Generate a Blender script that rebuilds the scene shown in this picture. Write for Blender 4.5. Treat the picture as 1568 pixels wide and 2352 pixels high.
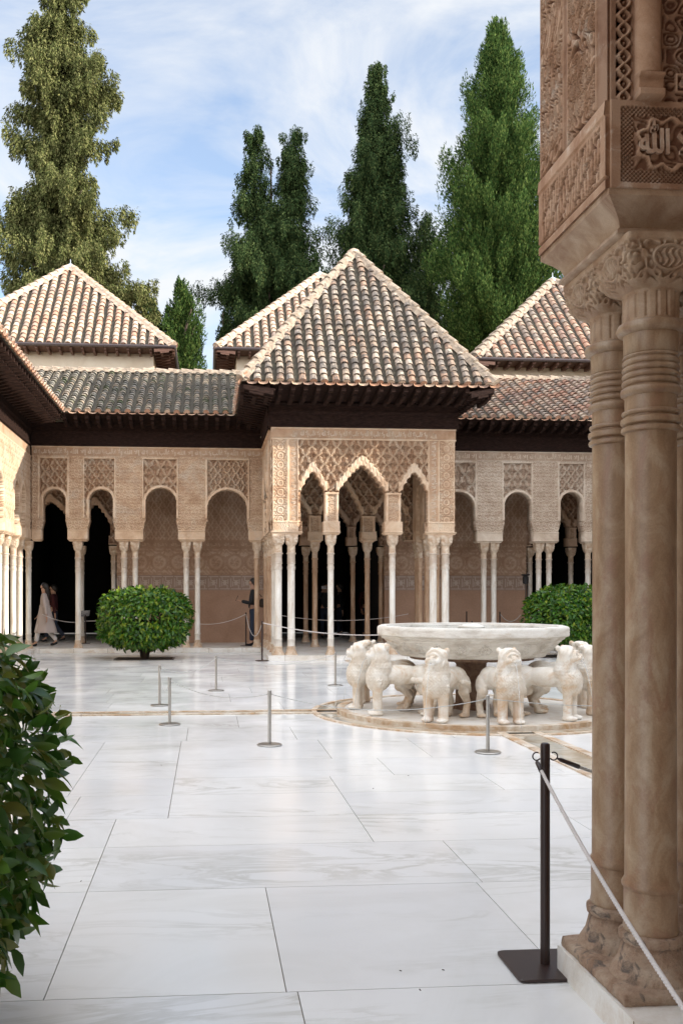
import bpy, bmesh, math, random
import numpy as np
from mathutils import Vector, Matrix, noise
for o in list(bpy.data.objects): bpy.data.objects.remove(o)
SC = bpy.context.scene
COL = SC.collection
R = math.radians
# ------------------------------------------------------------------ camera
TH = R(4.5); SS, CC = math.sin(TH), math.cos(TH)
F, EYE, HY = 2150.0, 1.45, 1365.0            # focal length and horizon in units of a 1568 x 2352 frame
PX = 475 + F*math.tan(TH)
cam_d = bpy.data.cameras.new('camera'); cam = bpy.data.objects.new('camera', cam_d); COL.objects.link(cam)
cam.location = (0, 0, EYE); cam.rotation_euler = (R(90), 0, -TH)
cam_d.sensor_fit = 'VERTICAL'; cam_d.sensor_height = 36; cam_d.sensor_width = 24
cam_d.lens = F/2352*36
cam_d.shift_x = (784-PX)/2352; cam_d.shift_y = (HY-1176)/2352
cam_d.clip_start = .05; cam_d.clip_end = 2000
SC.camera = cam
# ------------------------------------------------------------------ world, sun, exposure
SUN_EL, SUN_AZ = R(20), R(24)      # azimuth: turned from +X towards -Y
W = bpy.data.worlds.new('World'); SC.world = W; W.use_nodes = True
nt = W.node_tree; nt.nodes.clear()
def N(nt, t, **kw):
    n = nt.nodes.new(t)
    for k, v in kw.items():
        if k.startswith('i_'):
            key = k[2:]; key = int(key) if key.isdigit() else key.replace('_', ' ')
            n.inputs[key].default_value = v
        else: setattr(n, k, v)
    return n
L = lambda nt, a, b: nt.links.new(a, b)
sky = N(nt, 'ShaderNodeTexSky', sky_type='NISHITA', sun_disc=False, sun_elevation=SUN_EL, sun_rotation=R(90)+SUN_AZ,
        altitude=700, air_density=1.0, dust_density=.6, ozone_density=1.5)
tc = N(nt, 'ShaderNodeTexCoord')
mp = N(nt, 'ShaderNodeMapping'); mp.inputs['Scale'].default_value = (1.0, 1.0, 2.6); mp.inputs['Rotation'].default_value = (0, .35, .3)
nz = N(nt, 'ShaderNodeTexNoise', i_Scale=2.3, i_Detail=8, i_Roughness=.58, i_Distortion=.9)
rp = N(nt, 'ShaderNodeValToRGB'); rp.color_ramp.elements[0].position = .43; rp.color_ramp.elements[1].position = .62; rp.color_ramp.elements[0].color = (.22, .22, .22, 1)
mulc = N(nt, 'ShaderNodeMath', operation='MULTIPLY'); mulc.inputs[1].default_value = .95
mx = N(nt, 'ShaderNodeMixRGB'); mx.inputs[2].default_value = (5.9, 6.3, 6.9, 1)
bg = N(nt, 'ShaderNodeBackground', i_Strength=.12)
ou = N(nt, 'ShaderNodeOutputWorld')
L(nt, tc.outputs['Generated'], mp.inputs[0]); L(nt, mp.outputs[0], nz.inputs[0]); L(nt, nz.outputs['Fac'], rp.inputs[0])
# thin wisps low over the far roofs, unseen bright cloud added overhead and behind for fill
sep = N(nt, 'ShaderNodeSeparateXYZ'); L(nt, tc.outputs['Generated'], sep.inputs[0])
mz = N(nt, 'ShaderNodeMapRange', interpolation_type='SMOOTHSTEP'); mz.inputs['From Min'].default_value = .62; mz.inputs['From Max'].default_value = .9; L(nt, sep.outputs['Z'], mz.inputs[0])
my = N(nt, 'ShaderNodeMapRange', interpolation_type='SMOOTHSTEP'); my.inputs['From Min'].default_value = .2; my.inputs['From Max'].default_value = -.5; L(nt, sep.outputs['Y'], my.inputs[0])
mm = N(nt, 'ShaderNodeMath', operation='MAXIMUM'); L(nt, mz.outputs[0], mm.inputs[0]); L(nt, my.outputs[0], mm.inputs[1])
m8 = N(nt, 'ShaderNodeMath', operation='MULTIPLY'); m8.inputs[1].default_value = .85; L(nt, mm.outputs[0], m8.inputs[0])
mf_ = N(nt, 'ShaderNodeMath', operation='MAXIMUM')
cc = N(nt, 'ShaderNodeMixRGB'); cc.inputs[1].default_value = (3.0, 3.07, 3.15, 1); cc.inputs[2].default_value = (9.1, 9.4, 9.95, 1); L(nt, mm.outputs[0], cc.inputs[0]); L(nt, cc.outputs[0], mx.inputs[2])
L(nt, rp.outputs[0], mulc.inputs[0]); L(nt, mulc.outputs[0], mf_.inputs[0]); L(nt, m8.outputs[0], mf_.inputs[1]); L(nt, mf_.outputs[0], mx.inputs[0]); L(nt, sky.outputs[0], mx.inputs[1])
L(nt, mx.outputs[0], bg.inputs[0]); L(nt, bg.outputs[0], ou.inputs[0])
sd = bpy.data.lights.new('sun', 'SUN'); sd.energy = 2.7; sd.angle = R(.53); sd.color = (1, .93, .82)
so = bpy.data.objects.new('sun', sd); COL.objects.link(so)
sdir = Vector((math.cos(SUN_AZ)*math.cos(SUN_EL), -math.sin(SUN_AZ)*math.cos(SUN_EL), math.sin(SUN_EL)))
so.rotation_euler = sdir.to_track_quat('Z', 'Y').to_euler(); so.location = (30, -10, 40)
vs = SC.view_settings; vs.view_transform = 'Standard'; vs.look = 'None'; vs.gamma = 1; vs.exposure = 1.42
SC.cycles.max_bounces = 7; SC.cycles.diffuse_bounces = 4; SC.cycles.transparent_max_bounces = 6
SC.cycles.caustics_reflective = False; SC.cycles.caustics_refractive = False
SC.cycles.sample_clamp_indirect = 6
random.seed(5); rng = np.random.default_rng(7)
# ------------------------------------------------------------------ photo measurements -> metres
def atY(x, y, Y):
    t = (x-PX)/F; X = Y*(SS+t*CC)/(CC-t*SS); d = X*SS+Y*CC
    return X, EYE+(HY-y)*d/F
def ground(x, y, z=0.):
    d = F*(EYE-z)/(y-HY); r = (x-PX)/F*d
    return r*CC+d*SS, -r*SS+d*CC
# ------------------------------------------------------------------ materials
MAT = {}
def newmat(name, rough=.8, col=(.5, .5, .5)):
    m = bpy.data.materials.new(name); m.use_nodes = True; t = m.node_tree
    b = t.nodes['Principled BSDF']; b.inputs['Roughness'].default_value = rough
    b.inputs['Base Color'].default_value = (*col, 1); MAT[name] = m
    return m, t, b
def noise_tex(t, scale, detail=6, rough=.6, dist=0., coord='Object', sc=(1, 1, 1)):
    c = N(t, 'ShaderNodeTexCoord'); mpp = N(t, 'ShaderNodeMapping'); mpp.inputs['Scale'].default_value = sc
    n = N(t, 'ShaderNodeTexNoise', i_Scale=scale, i_Detail=detail, i_Roughness=rough, i_Distortion=dist)
    L(t, c.outputs[coord], mpp.inputs[0]); L(t, mpp.outputs[0], n.inputs[0]); return n.outputs['Fac']
def ramp(t, fac, stops, interp='LINEAR'):
    r = N(t, 'ShaderNodeValToRGB'); cr = r.color_ramp; cr.interpolation = interp
    while len(cr.elements) < len(stops): cr.elements.new(.5)
    for e, (p, c) in zip(cr.elements, stops): e.position = p; e.color = (*c, 1) if len(c) == 3 else c
    L(t, fac, r.inputs[0]); return r.outputs[0]
def mix(t, fac, a, b, mode='MIX'):
    n = N(t, 'ShaderNodeMixRGB', blend_type=mode)
    for i, v in enumerate((fac, a, b)):
        if isinstance(v, (int, float)): n.inputs[i].default_value = v
        elif isinstance(v, tuple): n.inputs[i].default_value = (*v, 1)
        else: L(t, v, n.inputs[i])
    return n.outputs[0]
def bump(t, b, h, strength=.3, dist=.01):
    n = N(t, 'ShaderNodeBump', i_Strength=strength, i_Distance=dist); L(t, h, n.inputs['Height']); L(t, n.outputs[0], b.inputs['Normal'])
def stone(name, c0, c1, c2, scale=6, rough=.8, stain=None, stainscale=1.5, bs=.3, bd=.006, sc=(1, 1, 1), fine=60, stlo=.5, sthi=.7, recess_shade=0, ground_=(.55, .42, .34)):
    m, t, b = newmat(name, rough)
    a = noise_tex(t, scale, 8, .62, .5, sc=sc)
    c = ramp(t, a, [(.37, c0), (.5, c1), (.64, c2)])
    if stain:
        s = noise_tex(t, stainscale, 7, .65, 1.2, sc=sc)
        c = mix(t, ramp(t, s, [(stlo, (0, 0, 0)), (sthi, (1, 1, 1))]), c, stain)
    f = noise_tex(t, fine, 3, .7)
    c = mix(t, .35, c, ramp(t, f, [(.3, (.35, .35, .35)), (.7, (.65, .65, .65))]), 'OVERLAY')
    if recess_shade:  # carved recesses coloured darker by depth, shade put into the plaster colour
        at = N(t, 'ShaderNodeAttribute', attribute_name='cut'); mm = N(t, 'ShaderNodeMath', operation='MULTIPLY'); mm.inputs[1].default_value = recess_shade
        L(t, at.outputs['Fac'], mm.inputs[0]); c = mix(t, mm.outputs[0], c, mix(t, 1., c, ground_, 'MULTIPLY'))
    if name == 'lion_stone':      # water has stained the legs and chests
        c_ = N(t, 'ShaderNodeTexCoord'); sp_ = N(t, 'ShaderNodeSeparateXYZ'); L(t, c_.outputs['Object'], sp_.inputs[0])
        oi = N(t, 'ShaderNodeObjectInfo'); nn_ = noise_tex(t, 5, 5, .65, sc=(1, 1, .4)); m1 = N(t, 'ShaderNodeMapRange'); m1.inputs['From Min'].default_value = .42; m1.inputs['From Max'].default_value = .05; L(t, sp_.outputs[2], m1.inputs[0])
        m2 = N(t, 'ShaderNodeMapRange'); m2.inputs['From Min'].default_value = .42; m2.inputs['From Max'].default_value = .62; L(t, nn_, m2.inputs[0])
        m3 = N(t, 'ShaderNodeMath', operation='MULTIPLY'); L(t, m1.outputs[0], m3.inputs[0]); L(t, m2.outputs[0], m3.inputs[1])
        m4 = N(t, 'ShaderNodeMath', operation='MULTIPLY'); L(t, m3.outputs[0], m4.inputs[0]); L(t, oi.outputs['Random'], m4.inputs[1]); c = mix(t, m4.outputs[0], c, (.50, .30, .15))
    L(t, c, b.inputs['Base Color']); bump(t, b, f, bs, bd); return m
stone('plaster_warm', (.50, .335, .215), (.60, .43, .29), (.67, .51, .36), 3.0, .9, (.60, .50, .39), 1.3, recess_shade=.6)
stone('plaster_grey', (.52, .405, .305), (.61, .495, .385), (.69, .585, .475), 2.5, .9, (.46, .32, .22), .9, stlo=.58, sthi=.72, recess_shade=.6, ground_=(.5, .38, .31))
stone('plaster_near', (.31, .165, .09), (.40, .235, .14), (.48, .31, .20), 7, .9, (.60, .48, .37), 9, stlo=.56, sthi=.72, fine=240, bd=.002, recess_shade=1., ground_=(.30, .20, .15))
stone('plaster_back', (.46, .31, .215), (.55, .39, .28), (.61, .46, .35), 3, .9, recess_shade=.6)
stone('letters', (.55, .42, .30), (.62, .50, .38), (.68, .57, .45), 4, .9)
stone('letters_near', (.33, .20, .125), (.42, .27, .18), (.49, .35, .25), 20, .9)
stone('terracotta', (.37, .225, .15), (.41, .255, .175), (.44, .28, .195), 1.2, .9, fine=25)
stone('cream_wall', (.66, .53, .38), (.72, .60, .45), (.76, .65, .50), .8, .9, (.60, .46, .32), .5, stlo=.55, sthi=.8)
stone('marble_col', (.60, .53, .45), (.72, .68, .61), (.80, .77, .72), 3, .42, (.50, .33, .20), 1.6, sc=(2.2, 2.2, .5), stlo=.52, sthi=.74, bs=.1)
stone('marble_amber', (.36, .22, .13), (.46, .30, .19), (.56, .42, .30), 3, .45, (.28, .15, .08), 1.6, sc=(2.2, 2.2, .5), stlo=.5, sthi=.7, bs=.1)
for mn_ in ('marble_col',):      # iron staining gathers on the ringed neck of each shaft
    t = MAT[mn_].node_tree; b = t.nodes['Principled BSDF']; src = b.inputs['Base Color'].links[0].from_socket
    c_ = N(t, 'ShaderNodeTexCoord'); sp_ = N(t, 'ShaderNodeSeparateXYZ'); L(t, c_.outputs['Object'], sp_.inputs[0])
    ad = N(t, 'ShaderNodeMath', operation='ADD'); L(t, sp_.outputs[2], ad.inputs[0]); L(t, noise_tex(t, 5, 5, .6), ad.inputs[1])
    rr_ = ramp(t, ad.outputs[0], [(0, (.0,)*3), (1, (0,)*3)]); mr = N(t, 'ShaderNodeMapRange'); mr.inputs['From Min'].default_value = 2.35; mr.inputs['From Max'].default_value = 2.75; mr.inputs['To Max'].default_value = .62; L(t, ad.outputs[0], mr.inputs[0])
    L(t, mix(t, mr.outputs[0], src, (.42, .29, .19)), b.inputs['Base Color'])
stone('marble_cap', (.46, .31, .20), (.58, .45, .33), (.68, .58, .46), 7, .65, (.40, .25, .15), 4)
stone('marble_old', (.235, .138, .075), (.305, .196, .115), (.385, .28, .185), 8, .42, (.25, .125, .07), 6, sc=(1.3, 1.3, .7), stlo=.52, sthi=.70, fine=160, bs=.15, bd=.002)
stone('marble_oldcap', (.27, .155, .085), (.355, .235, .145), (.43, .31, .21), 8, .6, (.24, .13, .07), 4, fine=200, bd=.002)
stone('stone_rough', (.27, .165, .105), (.37, .255, .175), (.44, .335, .245), 10, .85, (.13, .10, .08), 14, fine=90, bs=.9, bd=.012, stlo=.54, sthi=.66)
stone('lion_stone', (.66, .57, .46), (.79, .73, .64), (.85, .82, .76), 4, .7, (.60, .40, .22), 2.6, fine=90, bs=.5, bd=.008, stlo=.50, sthi=.68)
stone('basin_stone', (.60, .55, .48), (.74, .70, .63), (.83, .80, .74), 3, .65, (.54, .42, .30), 1.8, sc=(1, 1, 4.0), fine=60, stlo=.56, sthi=.8)
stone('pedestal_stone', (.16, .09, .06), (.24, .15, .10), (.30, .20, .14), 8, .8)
stone('kerb_stone', (.42, .29, .18), (.60, .50, .39), (.72, .66, .58), 5, .5, (.46, .27, .13), 3.0, stlo=.48, sthi=.66)
stone('mortar', (.24, .18, .13), (.34, .265, .195), (.44, .355, .27), 9, .95, (.16, .13, .10), 7, fine=40, bd=.02, stlo=.50, sthi=.66)
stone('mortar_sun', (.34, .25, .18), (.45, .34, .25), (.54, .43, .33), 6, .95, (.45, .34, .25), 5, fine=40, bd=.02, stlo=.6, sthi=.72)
stone('wood_dark', (.014, .007, .005), (.024, .012, .009), (.038, .020, .014), 9, .85, sc=(1, 1, 5), fine=50, bd=.01)
MAT['wood_dark'].node_tree.nodes['Principled BSDF'].inputs['Specular IOR Level'].default_value = .15
stone('wood_brown', (.085, .035, .02), (.11, .05, .03), (.14, .065, .04), 9, .7, sc=(1, 1, 5), fine=50)
stone('bark', (.06, .04, .028), (.11, .08, .055), (.16, .12, .09), 9, .95, sc=(3, 3, .6), fine=40, bs=.8, bd=.03)
stone('soil', (.03, .02, .013), (.05, .033, .022), (.07, .05, .035), 12, .95)
stone('step_marble', (.62, .56, .48), (.74, .70, .64), (.80, .78, .74), 2, .4, (.55, .43, .31), 2, stlo=.55, sthi=.75)
# painted star tile band
newmat('dado_dark', .8, (.33, .23, .18)); newmat('dado_light', .8, (.50, .40, .33))
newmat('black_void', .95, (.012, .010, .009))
newmat('steel', .32, (.42, .40, .37))[2].inputs['Metallic'].default_value = .85
newmat('bronze_paint', .38, (.030, .015, .012))
newmat('rope_white', .85, (.62, .57, .54)); newmat('rope_cord', .6, (.45, .45, .43))
newmat('gutter', .45, (.05, .035, .035)); newmat('lead', .5, (.42, .46, .50)); newmat('lamp_black', .4, (.02, .02, .022))
newmat('sign_panel', .5, (.20, .20, .21)); newmat('sign_ink', .6, (.55, .55, .55))
newmat('skin', .6, (.42, .24, .16)); newmat('hair', .5, (.012, .008, .006))
newmat('coat_beige', .9, (.42, .35, .32)); newmat('cloth_black', .9, (.012, .012, .014)); newmat('cloth_white', .9, (.55, .52, .50))
newmat('jeans', .9, (.02, .028, .05)); newmat('cloth_red', .9, (.05, .007, .009)); newmat('bag_brown', .7, (.05, .03, .02)); newmat('phone', .2, (.01, .01, .012))
newmat('phone_white', .4, (.6, .6, .62)); newmat('scarf', .9, (.25, .23, .22))
m, t, b = newmat('water', .08, (.85, .88, .88)); b.inputs['Alpha'].default_value = .45
m, t, b = newmat('basin_water', .06, (.34, .36, .32)); bump(t, b, noise_tex(t, 14, 3, .5), .3, .02)
# marble slabs
def slabmat(name, wet=False):
    m, t, b = newmat(name, .2)
    geo = N(t, 'ShaderNodeNewGeometry'); tco = N(t, 'ShaderNodeTexCoord')
    cmb = N(t, 'ShaderNodeVectorMath', operation='ADD'); sca = N(t, 'ShaderNodeVectorMath', operation='SCALE'); sca.inputs['Scale'].default_value = 37
    xyz = N(t, 'ShaderNodeCombineXYZ')
    for i in range(3): L(t, geo.outputs['Random Per Island'], xyz.inputs[i])
    L(t, xyz.outputs[0], sca.inputs[0]); L(t, tco.outputs['Object'], cmb.inputs[0]); L(t, sca.outputs[0], cmb.inputs[1])
    mpp = N(t, 'ShaderNodeMapping'); mpp.inputs['Scale'].default_value = (.55, 1.9, 1); mpp.inputs['Rotation'].default_value = (0, 0, .25)
    L(t, cmb.outputs[0], mpp.inputs[0])
    n1 = N(t, 'ShaderNodeTexNoise', i_Scale=1.5, i_Detail=9, i_Roughness=.62, i_Distortion=1.6)
    n2 = N(t, 'ShaderNodeTexNoise', i_Scale=.9, i_Detail=5, i_Roughness=.55, i_Distortion=.6)
    L(t, mpp.outputs[0], n1.inputs[0]); L(t, mpp.outputs[0], n2.inputs[0])
    base = ramp(t, geo.outputs['Random Per Island'], [(0, (.78, .785, .79)), (.5, (.815, .82, .82)), (1, (.85, .85, .84))])
    vein = ramp(t, n1.outputs['Fac'], [(.46, (0, 0, 0)), (.497, (.38, .38, .38)), (.512, (.45, .45, .45)), (.57, (0, 0, 0))])
    msk = ramp(t, n2.outputs['Fac'], [(.47, (0, 0, 0)), (.66, (1, 1, 1))])
    fac = mix(t, 1., vein, msk, 'MULTIPLY')
    c = mix(t, fac, base, (.40, .39, .33))
    cloud = ramp(t, noise_tex(t, .55, 9, .68, 1.0), [(.34, (.90, .89, .865)), (.52, (.985, .98, .97)), (.7, (1, 1, 1))])
    c = mix(t, 1., c, cloud, 'MULTIPLY')
    dirt = noise_tex(t, 130, 2, .5); c = mix(t, ramp(t, dirt, [(.80, (0, 0, 0)), (.84, (.6, .6, .6))]), c, (.12, .10, .08))
    L(t, c, b.inputs['Base Color'])
    rr = noise_tex(t, 1.1, 6, .6, .5)
    ro = ramp(t, rr, [(.35, (.11,)*3), (.65, (.26,)*3)]); L(t, ro, b.inputs['Roughness'])
    b.inputs['Specular IOR Level'].default_value = .62
    bump(t, b, noise_tex(t, 2.2, 3, .5), .05, .02)
    return m
slabmat('marble_floor')
newmat('joint', .8, (.22, .17, .115))
m, t, b = newmat('wet_floor', .05, (.52, .47, .37)); b.inputs['Specular IOR Level'].default_value = .7
L(t, ramp(t, noise_tex(t, 2.5, 6, .6, 1), [(.35, (.36, .27, .17)), (.55, (.52, .48, .40)), (.7, (.60, .58, .53))]), b.inputs['Base Color']); bump(t, b, noise_tex(t, 18, 3, .5), .15, .01)
# roof tiles
def tilemat(name, cols, lichen, amount, moss=0.):
    m, t, b = newmat(name, .9)
    geo = N(t, 'ShaderNodeNewGeometry')
    k = len(cols); c = ramp(t, geo.outputs['Random Per Island'], [(i/k, cc) for i, cc in enumerate(cols)], 'CONSTANT')
    n = noise_tex(t, 5, 8, .7, .8); n2 = noise_tex(t, 26, 4, .7)
    c = mix(t, ramp(t, n2, [(.45, (0, 0, 0)), (.8, (.35, .35, .35))]), c, (.52, .43, .34))
    c = mix(t, ramp(t, n, [(amount, (0, 0, 0)), (amount+.10, (.85, .85, .85))]), c, lichen)
    if moss: c = mix(t, ramp(t, noise_tex(t, 2.2, 6, .7), [(1-moss, (0, 0, 0)), (1.1-moss, (1, 1, 1))]), c, (.05, .07, .02))
    L(t, c, b.inputs['Base Color']); bump(t, b, n2, .5, .02)
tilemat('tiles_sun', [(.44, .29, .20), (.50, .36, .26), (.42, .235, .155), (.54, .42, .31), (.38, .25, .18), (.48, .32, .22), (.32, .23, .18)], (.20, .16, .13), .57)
tilemat('tiles_lichen', [(.36, .265, .19), (.30, .21, .15), (.42, .33, .25), (.34, .21, .14), (.25, .20, .16), (.45, .36, .28), (.28, .23, .19)], (.085, .075, .065), .46)
tilemat('tiles_grey', [(.30, .26, .21), (.23, .205, .17), (.38, .29, .21), (.35, .30, .24), (.19, .175, .15), (.44, .36, .27), (.26, .24, .20)], (.075, .072, .06), .47, .46)
tilemat('tiles_red', [(.40, .22, .145), (.34, .17, .11), (.42, .32, .235), (.29, .18, .135), (.38, .25, .175), (.22, .165, .13), (.40, .285, .21), (.34, .215, .15), (.25, .195, .155)], (.09, .085, .08), .55)
m, t, b = newmat('roof_bed', .95); L(t, ramp(t, noise_tex(t, 4, 7, .7), [(.35, (.035, .027, .02)), (.6, (.05, .042, .026)), (.74, (.10, .08, .06))]), b.inputs['Base Color'])
tilemat('tile_ends', [(.42, .22, .13), (.48, .30, .20), (.38, .20, .12), (.50, .36, .25), (.30, .19, .14)], (.20, .15, .11), .6)
# leaves
def leafmat(name, cols, rough=.5, trans=.25):
    m, t, b = newmat(name, rough)
    geo = N(t, 'ShaderNodeNewGeometry'); k = len(cols)
    c = ramp(t, geo.outputs['Random Per Island'], [(i/(k-1), cc) for i, cc in enumerate(cols)])
    n = noise_tex(t, 1.6, 4, .6); c = mix(t, .5, c, ramp(t, n, [(.3, (.4, .4, .4)), (.7, (.6, .6, .6))]), 'OVERLAY')
    L(t, c, b.inputs['Base Color'])
    if rough > .8: b.inputs['Specular IOR Level'].default_value = .08
    tr = N(t, 'ShaderNodeBsdfTranslucent'); L(t, c, tr.inputs[0]); ms = N(t, 'ShaderNodeMixShader', i_0=trans)
    out = t.nodes['Material Output']; L(t, b.outputs[0], ms.inputs[1]); L(t, tr.outputs[0], ms.inputs[2]); L(t, ms.outputs[0], out.inputs[0])
leafmat('cypress_olive', [(.06, .075, .024), (.105, .12, .038), (.16, .165, .06), (.23, .22, .09)], .85, .05)
leafmat('cypress_dark', [(.014, .030, .011), (.028, .052, .016), (.046, .075, .024), (.10, .125, .042)], .85, .05)
leafmat('cypress_green', [(.018, .042, .011), (.036, .074, .017), (.062, .108, .024), (.13, .17, .045)], .85, .06)
leafmat('citrus', [(.015, .06, .006), (.03, .11, .010), (.055, .16, .012), (.09, .20, .015), (.24, .30, .02)], .38, .3)
leafmat('citrus_near', [(.03, .085, .012), (.05, .14, .018), (.08, .18, .02), (.11, .19, .025), (.20, .20, .04)], .3, .28)
newmat('twig', .9, (.05, .035, .02)); newmat('trunk_smooth', .9, (.045, .032, .022))
# ------------------------------------------------------------------ object helpers
def thing(name, label, cat, loc=(0, 0, 0), rz=0, group=None):
    o = bpy.data.objects.new(name, None); COL.objects.link(o); o.location = loc; o.rotation_euler = (0, 0, rz)
    o.empty_display_size = .2; o['label'] = label; o['category'] = cat
    if group: o['group'] = group
    return o
def tag(o, label, cat, group=None, kind=None):
    o['label'] = label; o['category'] = cat
    if group: o['group'] = group
    if kind: o['kind'] = kind
    return o
def mesh(name, V, Fc, mat, parent=None, smooth=False, mi=None):
    me = bpy.data.meshes.new(name)
    V = np.asarray(V, dtype=np.float32).reshape(-1, 3)
    if isinstance(Fc, np.ndarray) and Fc.ndim == 2:
        n, k = Fc.shape
        me.vertices.add(len(V)); me.vertices.foreach_set('co', V.ravel())
        me.loops.add(n*k); me.loops.foreach_set('vertex_index', Fc.astype(np.int32).ravel())
        me.polygons.add(n); me.polygons.foreach_set('loop_start', np.arange(0, n*k, k, dtype=np.int32))
        me.polygons.foreach_set('loop_total', np.full(n, k, dtype=np.int32)); me.update(calc_edges=True)
    else:
        me.from_pydata([tuple(map(float, v)) for v in V], [], [tuple(int(i) for i in f) for f in Fc]); me.update()
    mats = mat if isinstance(mat, (list, tuple)) else [mat]
    for mm in mats: me.materials.append(MAT[mm])
    if mi is not None: me.polygons.foreach_set('material_index', np.asarray(mi, dtype=np.int32))
    if smooth: me.polygons.foreach_set('use_smooth', np.ones(len(me.polygons), dtype=bool))
    me.update()
    o = bpy.data.objects.new(name, me); COL.objects.link(o)
    if parent: o.parent = parent
    return o
class MB:
    def __init__(s): s.v = []; s.f = []; s.m = []
    def add(s, V, Fc, m=0):
        n = len(s.v); s.v += [tuple(v) for v in V]; s.f += [tuple(i+n for i in f) for f in Fc]; s.m += [m]*len(Fc)
    def box(s, x0, x1, y0, y1, z0, z1, m=0):
        V = [(x, y, z) for z in (z0, z1) for y in (y0, y1) for x in (x0, x1)]
        s.add(V, [(0, 2, 3, 1), (4, 5, 7, 6), (0, 1, 5, 4), (2, 6, 7, 3), (0, 4, 6, 2), (1, 3, 7, 5)], m)
    def obox(s, c, ax, ay, az, m=0):       # centre and three half-axis vectors
        c, ax, ay, az = map(Vector, (c, ax, ay, az))
        V = [c+i*ax+j*ay+k*az for k in (-1, 1) for j in (-1, 1) for i in (-1, 1)]
        s.add(V, [(0, 2, 3, 1), (4, 5, 7, 6), (0, 1, 5, 4), (2, 6, 7, 3), (0, 4, 6, 2), (1, 3, 7, 5)], m)
    def lathe(s, prof, n=16, c=(0, 0), sq=None, m=0, cap=True, ph=0.):
        V = []
        for i, (r, z) in enumerate(prof):
            p = 2 if sq is None else sq[i]
            for k in range(n):
                a = 2*math.pi*(k+.5*0)/n+ph; ca, sa = math.cos(a), math.sin(a)
                q = (abs(ca)**p+abs(sa)**p)**(1/p) if p < 40 else max(abs(ca), abs(sa))
                V.append((c[0]+r*ca/q, c[1]+r*sa/q, z))
        Fc = [(i*n+k, i*n+(k+1) % n, (i+1)*n+(k+1) % n, (i+1)*n+k) for i in range(len(prof)-1) for k in range(n)]
        if cap: Fc += [tuple(range(n-1, -1, -1)), tuple((len(prof)-1)*n+k for k in range(n))]
        s.add(V, Fc, m)
    def tube(s, pts, rad, n=8, m=0, cap=True):
        pts = [Vector(p) for p in pts]; rad = rad if isinstance(rad, (list, tuple)) else [rad]*len(pts); V = []
        up = Vector((0, 0, 1)); side = None
        for i, p in enumerate(pts):
            d = (pts[min(i+1, len(pts)-1)]-pts[max(i-1, 0)]).normalized()
            if side is None:
                side = d.cross(up if abs(d.z) < .95 else Vector((1, 0, 0))).normalized()
            side = (side-d*side.dot(d)).normalized(); u2 = d.cross(side)
            for k in range(n):
                a = 2*math.pi*k/n; V.append(p+rad[i]*(math.cos(a)*side+math.sin(a)*u2))
        Fc = [(i*n+k, i*n+(k+1) % n, (i+1)*n+(k+1) % n, (i+1)*n+k) for i in range(len(pts)-1) for k in range(n)]
        if cap: Fc += [tuple(range(n-1, -1, -1)), tuple((len(pts)-1)*n+k for k in range(n))]
        s.add(V, Fc, m)
    def build(s, name, mat, parent=None, smooth=False):
        return mesh(name, s.v, s.f, mat, parent, smooth, s.m)
def smooth_by_angle(o, deg=40):
    me = o.data; me.polygons.foreach_set('use_smooth', np.ones(len(me.polygons), dtype=bool))
    me.set_sharp_from_angle(angle=R(deg)); return o
def evaluated(o, name, mat, parent=None, smooth=True):
    bpy.context.view_layer.update(); dg = bpy.context.evaluated_depsgraph_get()
    me = bpy.data.meshes.new_from_object(o.evaluated_get(dg)); d = o.data; bpy.data.objects.remove(o)
    me.materials.clear(); me.materials.append(MAT[mat])
    if smooth: me.polygons.foreach_set('use_smooth', np.ones(len(me.polygons), dtype=bool))
    q = bpy.data.objects.new(name, me); COL.objects.link(q)
    if parent: q.parent = parent
    return q
_gl = {}
def glyphs(text, ext=.06):
    if text in _gl: return _gl[text]
    c = bpy.data.curves.new('t', 'FONT'); c.body = text; c.extrude = ext; c.resolution_u = 2; c.offset = .022
    o = bpy.data.objects.new('t', c); COL.objects.link(o); bpy.context.view_layer.update()
    me = bpy.data.meshes.new_from_object(o.evaluated_get(bpy.context.evaluated_depsgraph_get())); bpy.data.objects.remove(o)
    V = np.array([v.co[:] for v in me.vertices]); Fc = [tuple(p.vertices) for p in me.polygons]
    V[:, 0] -= V[:, 0].min(); V[:, 1] -= V[:, 1].min(); w, h = V[:, 0].max(), V[:, 1].max()
    _gl[text] = (V, Fc, w, h); return _gl[text]
MOTTO = "\uFDF2 \uFEFB\uFE87 \uFE90\uFEDF\uFE8E\uFECF \uFEFB\uFEED"      # the Nasrid motto, in joined letter forms
WORDS = {'motto': MOTTO, 'allah': "\uFDF2", 'ghalib': "\uFE90\uFEDF\uFE8E\uFECF \uFEFB\uFEED", 'illa': "\uFDF2 \uFEFB\uFE87"}
def write(mb, text, O, U, Nn, w, h, proud=.004, Vv=(0, 0, 1), m=0):
    V, Fc, gw, gh = glyphs(text); O, U, Nn, Vv = map(np.array, (O, U, Nn, Vv))
    P = O+np.outer(V[:, 0]/gw*w, U)+np.outer(V[:, 1]/gh*h, Vv)+np.outer(V[:, 2]*.08+proud, Nn)
    mb.add(P.tolist(), Fc, m)
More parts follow.
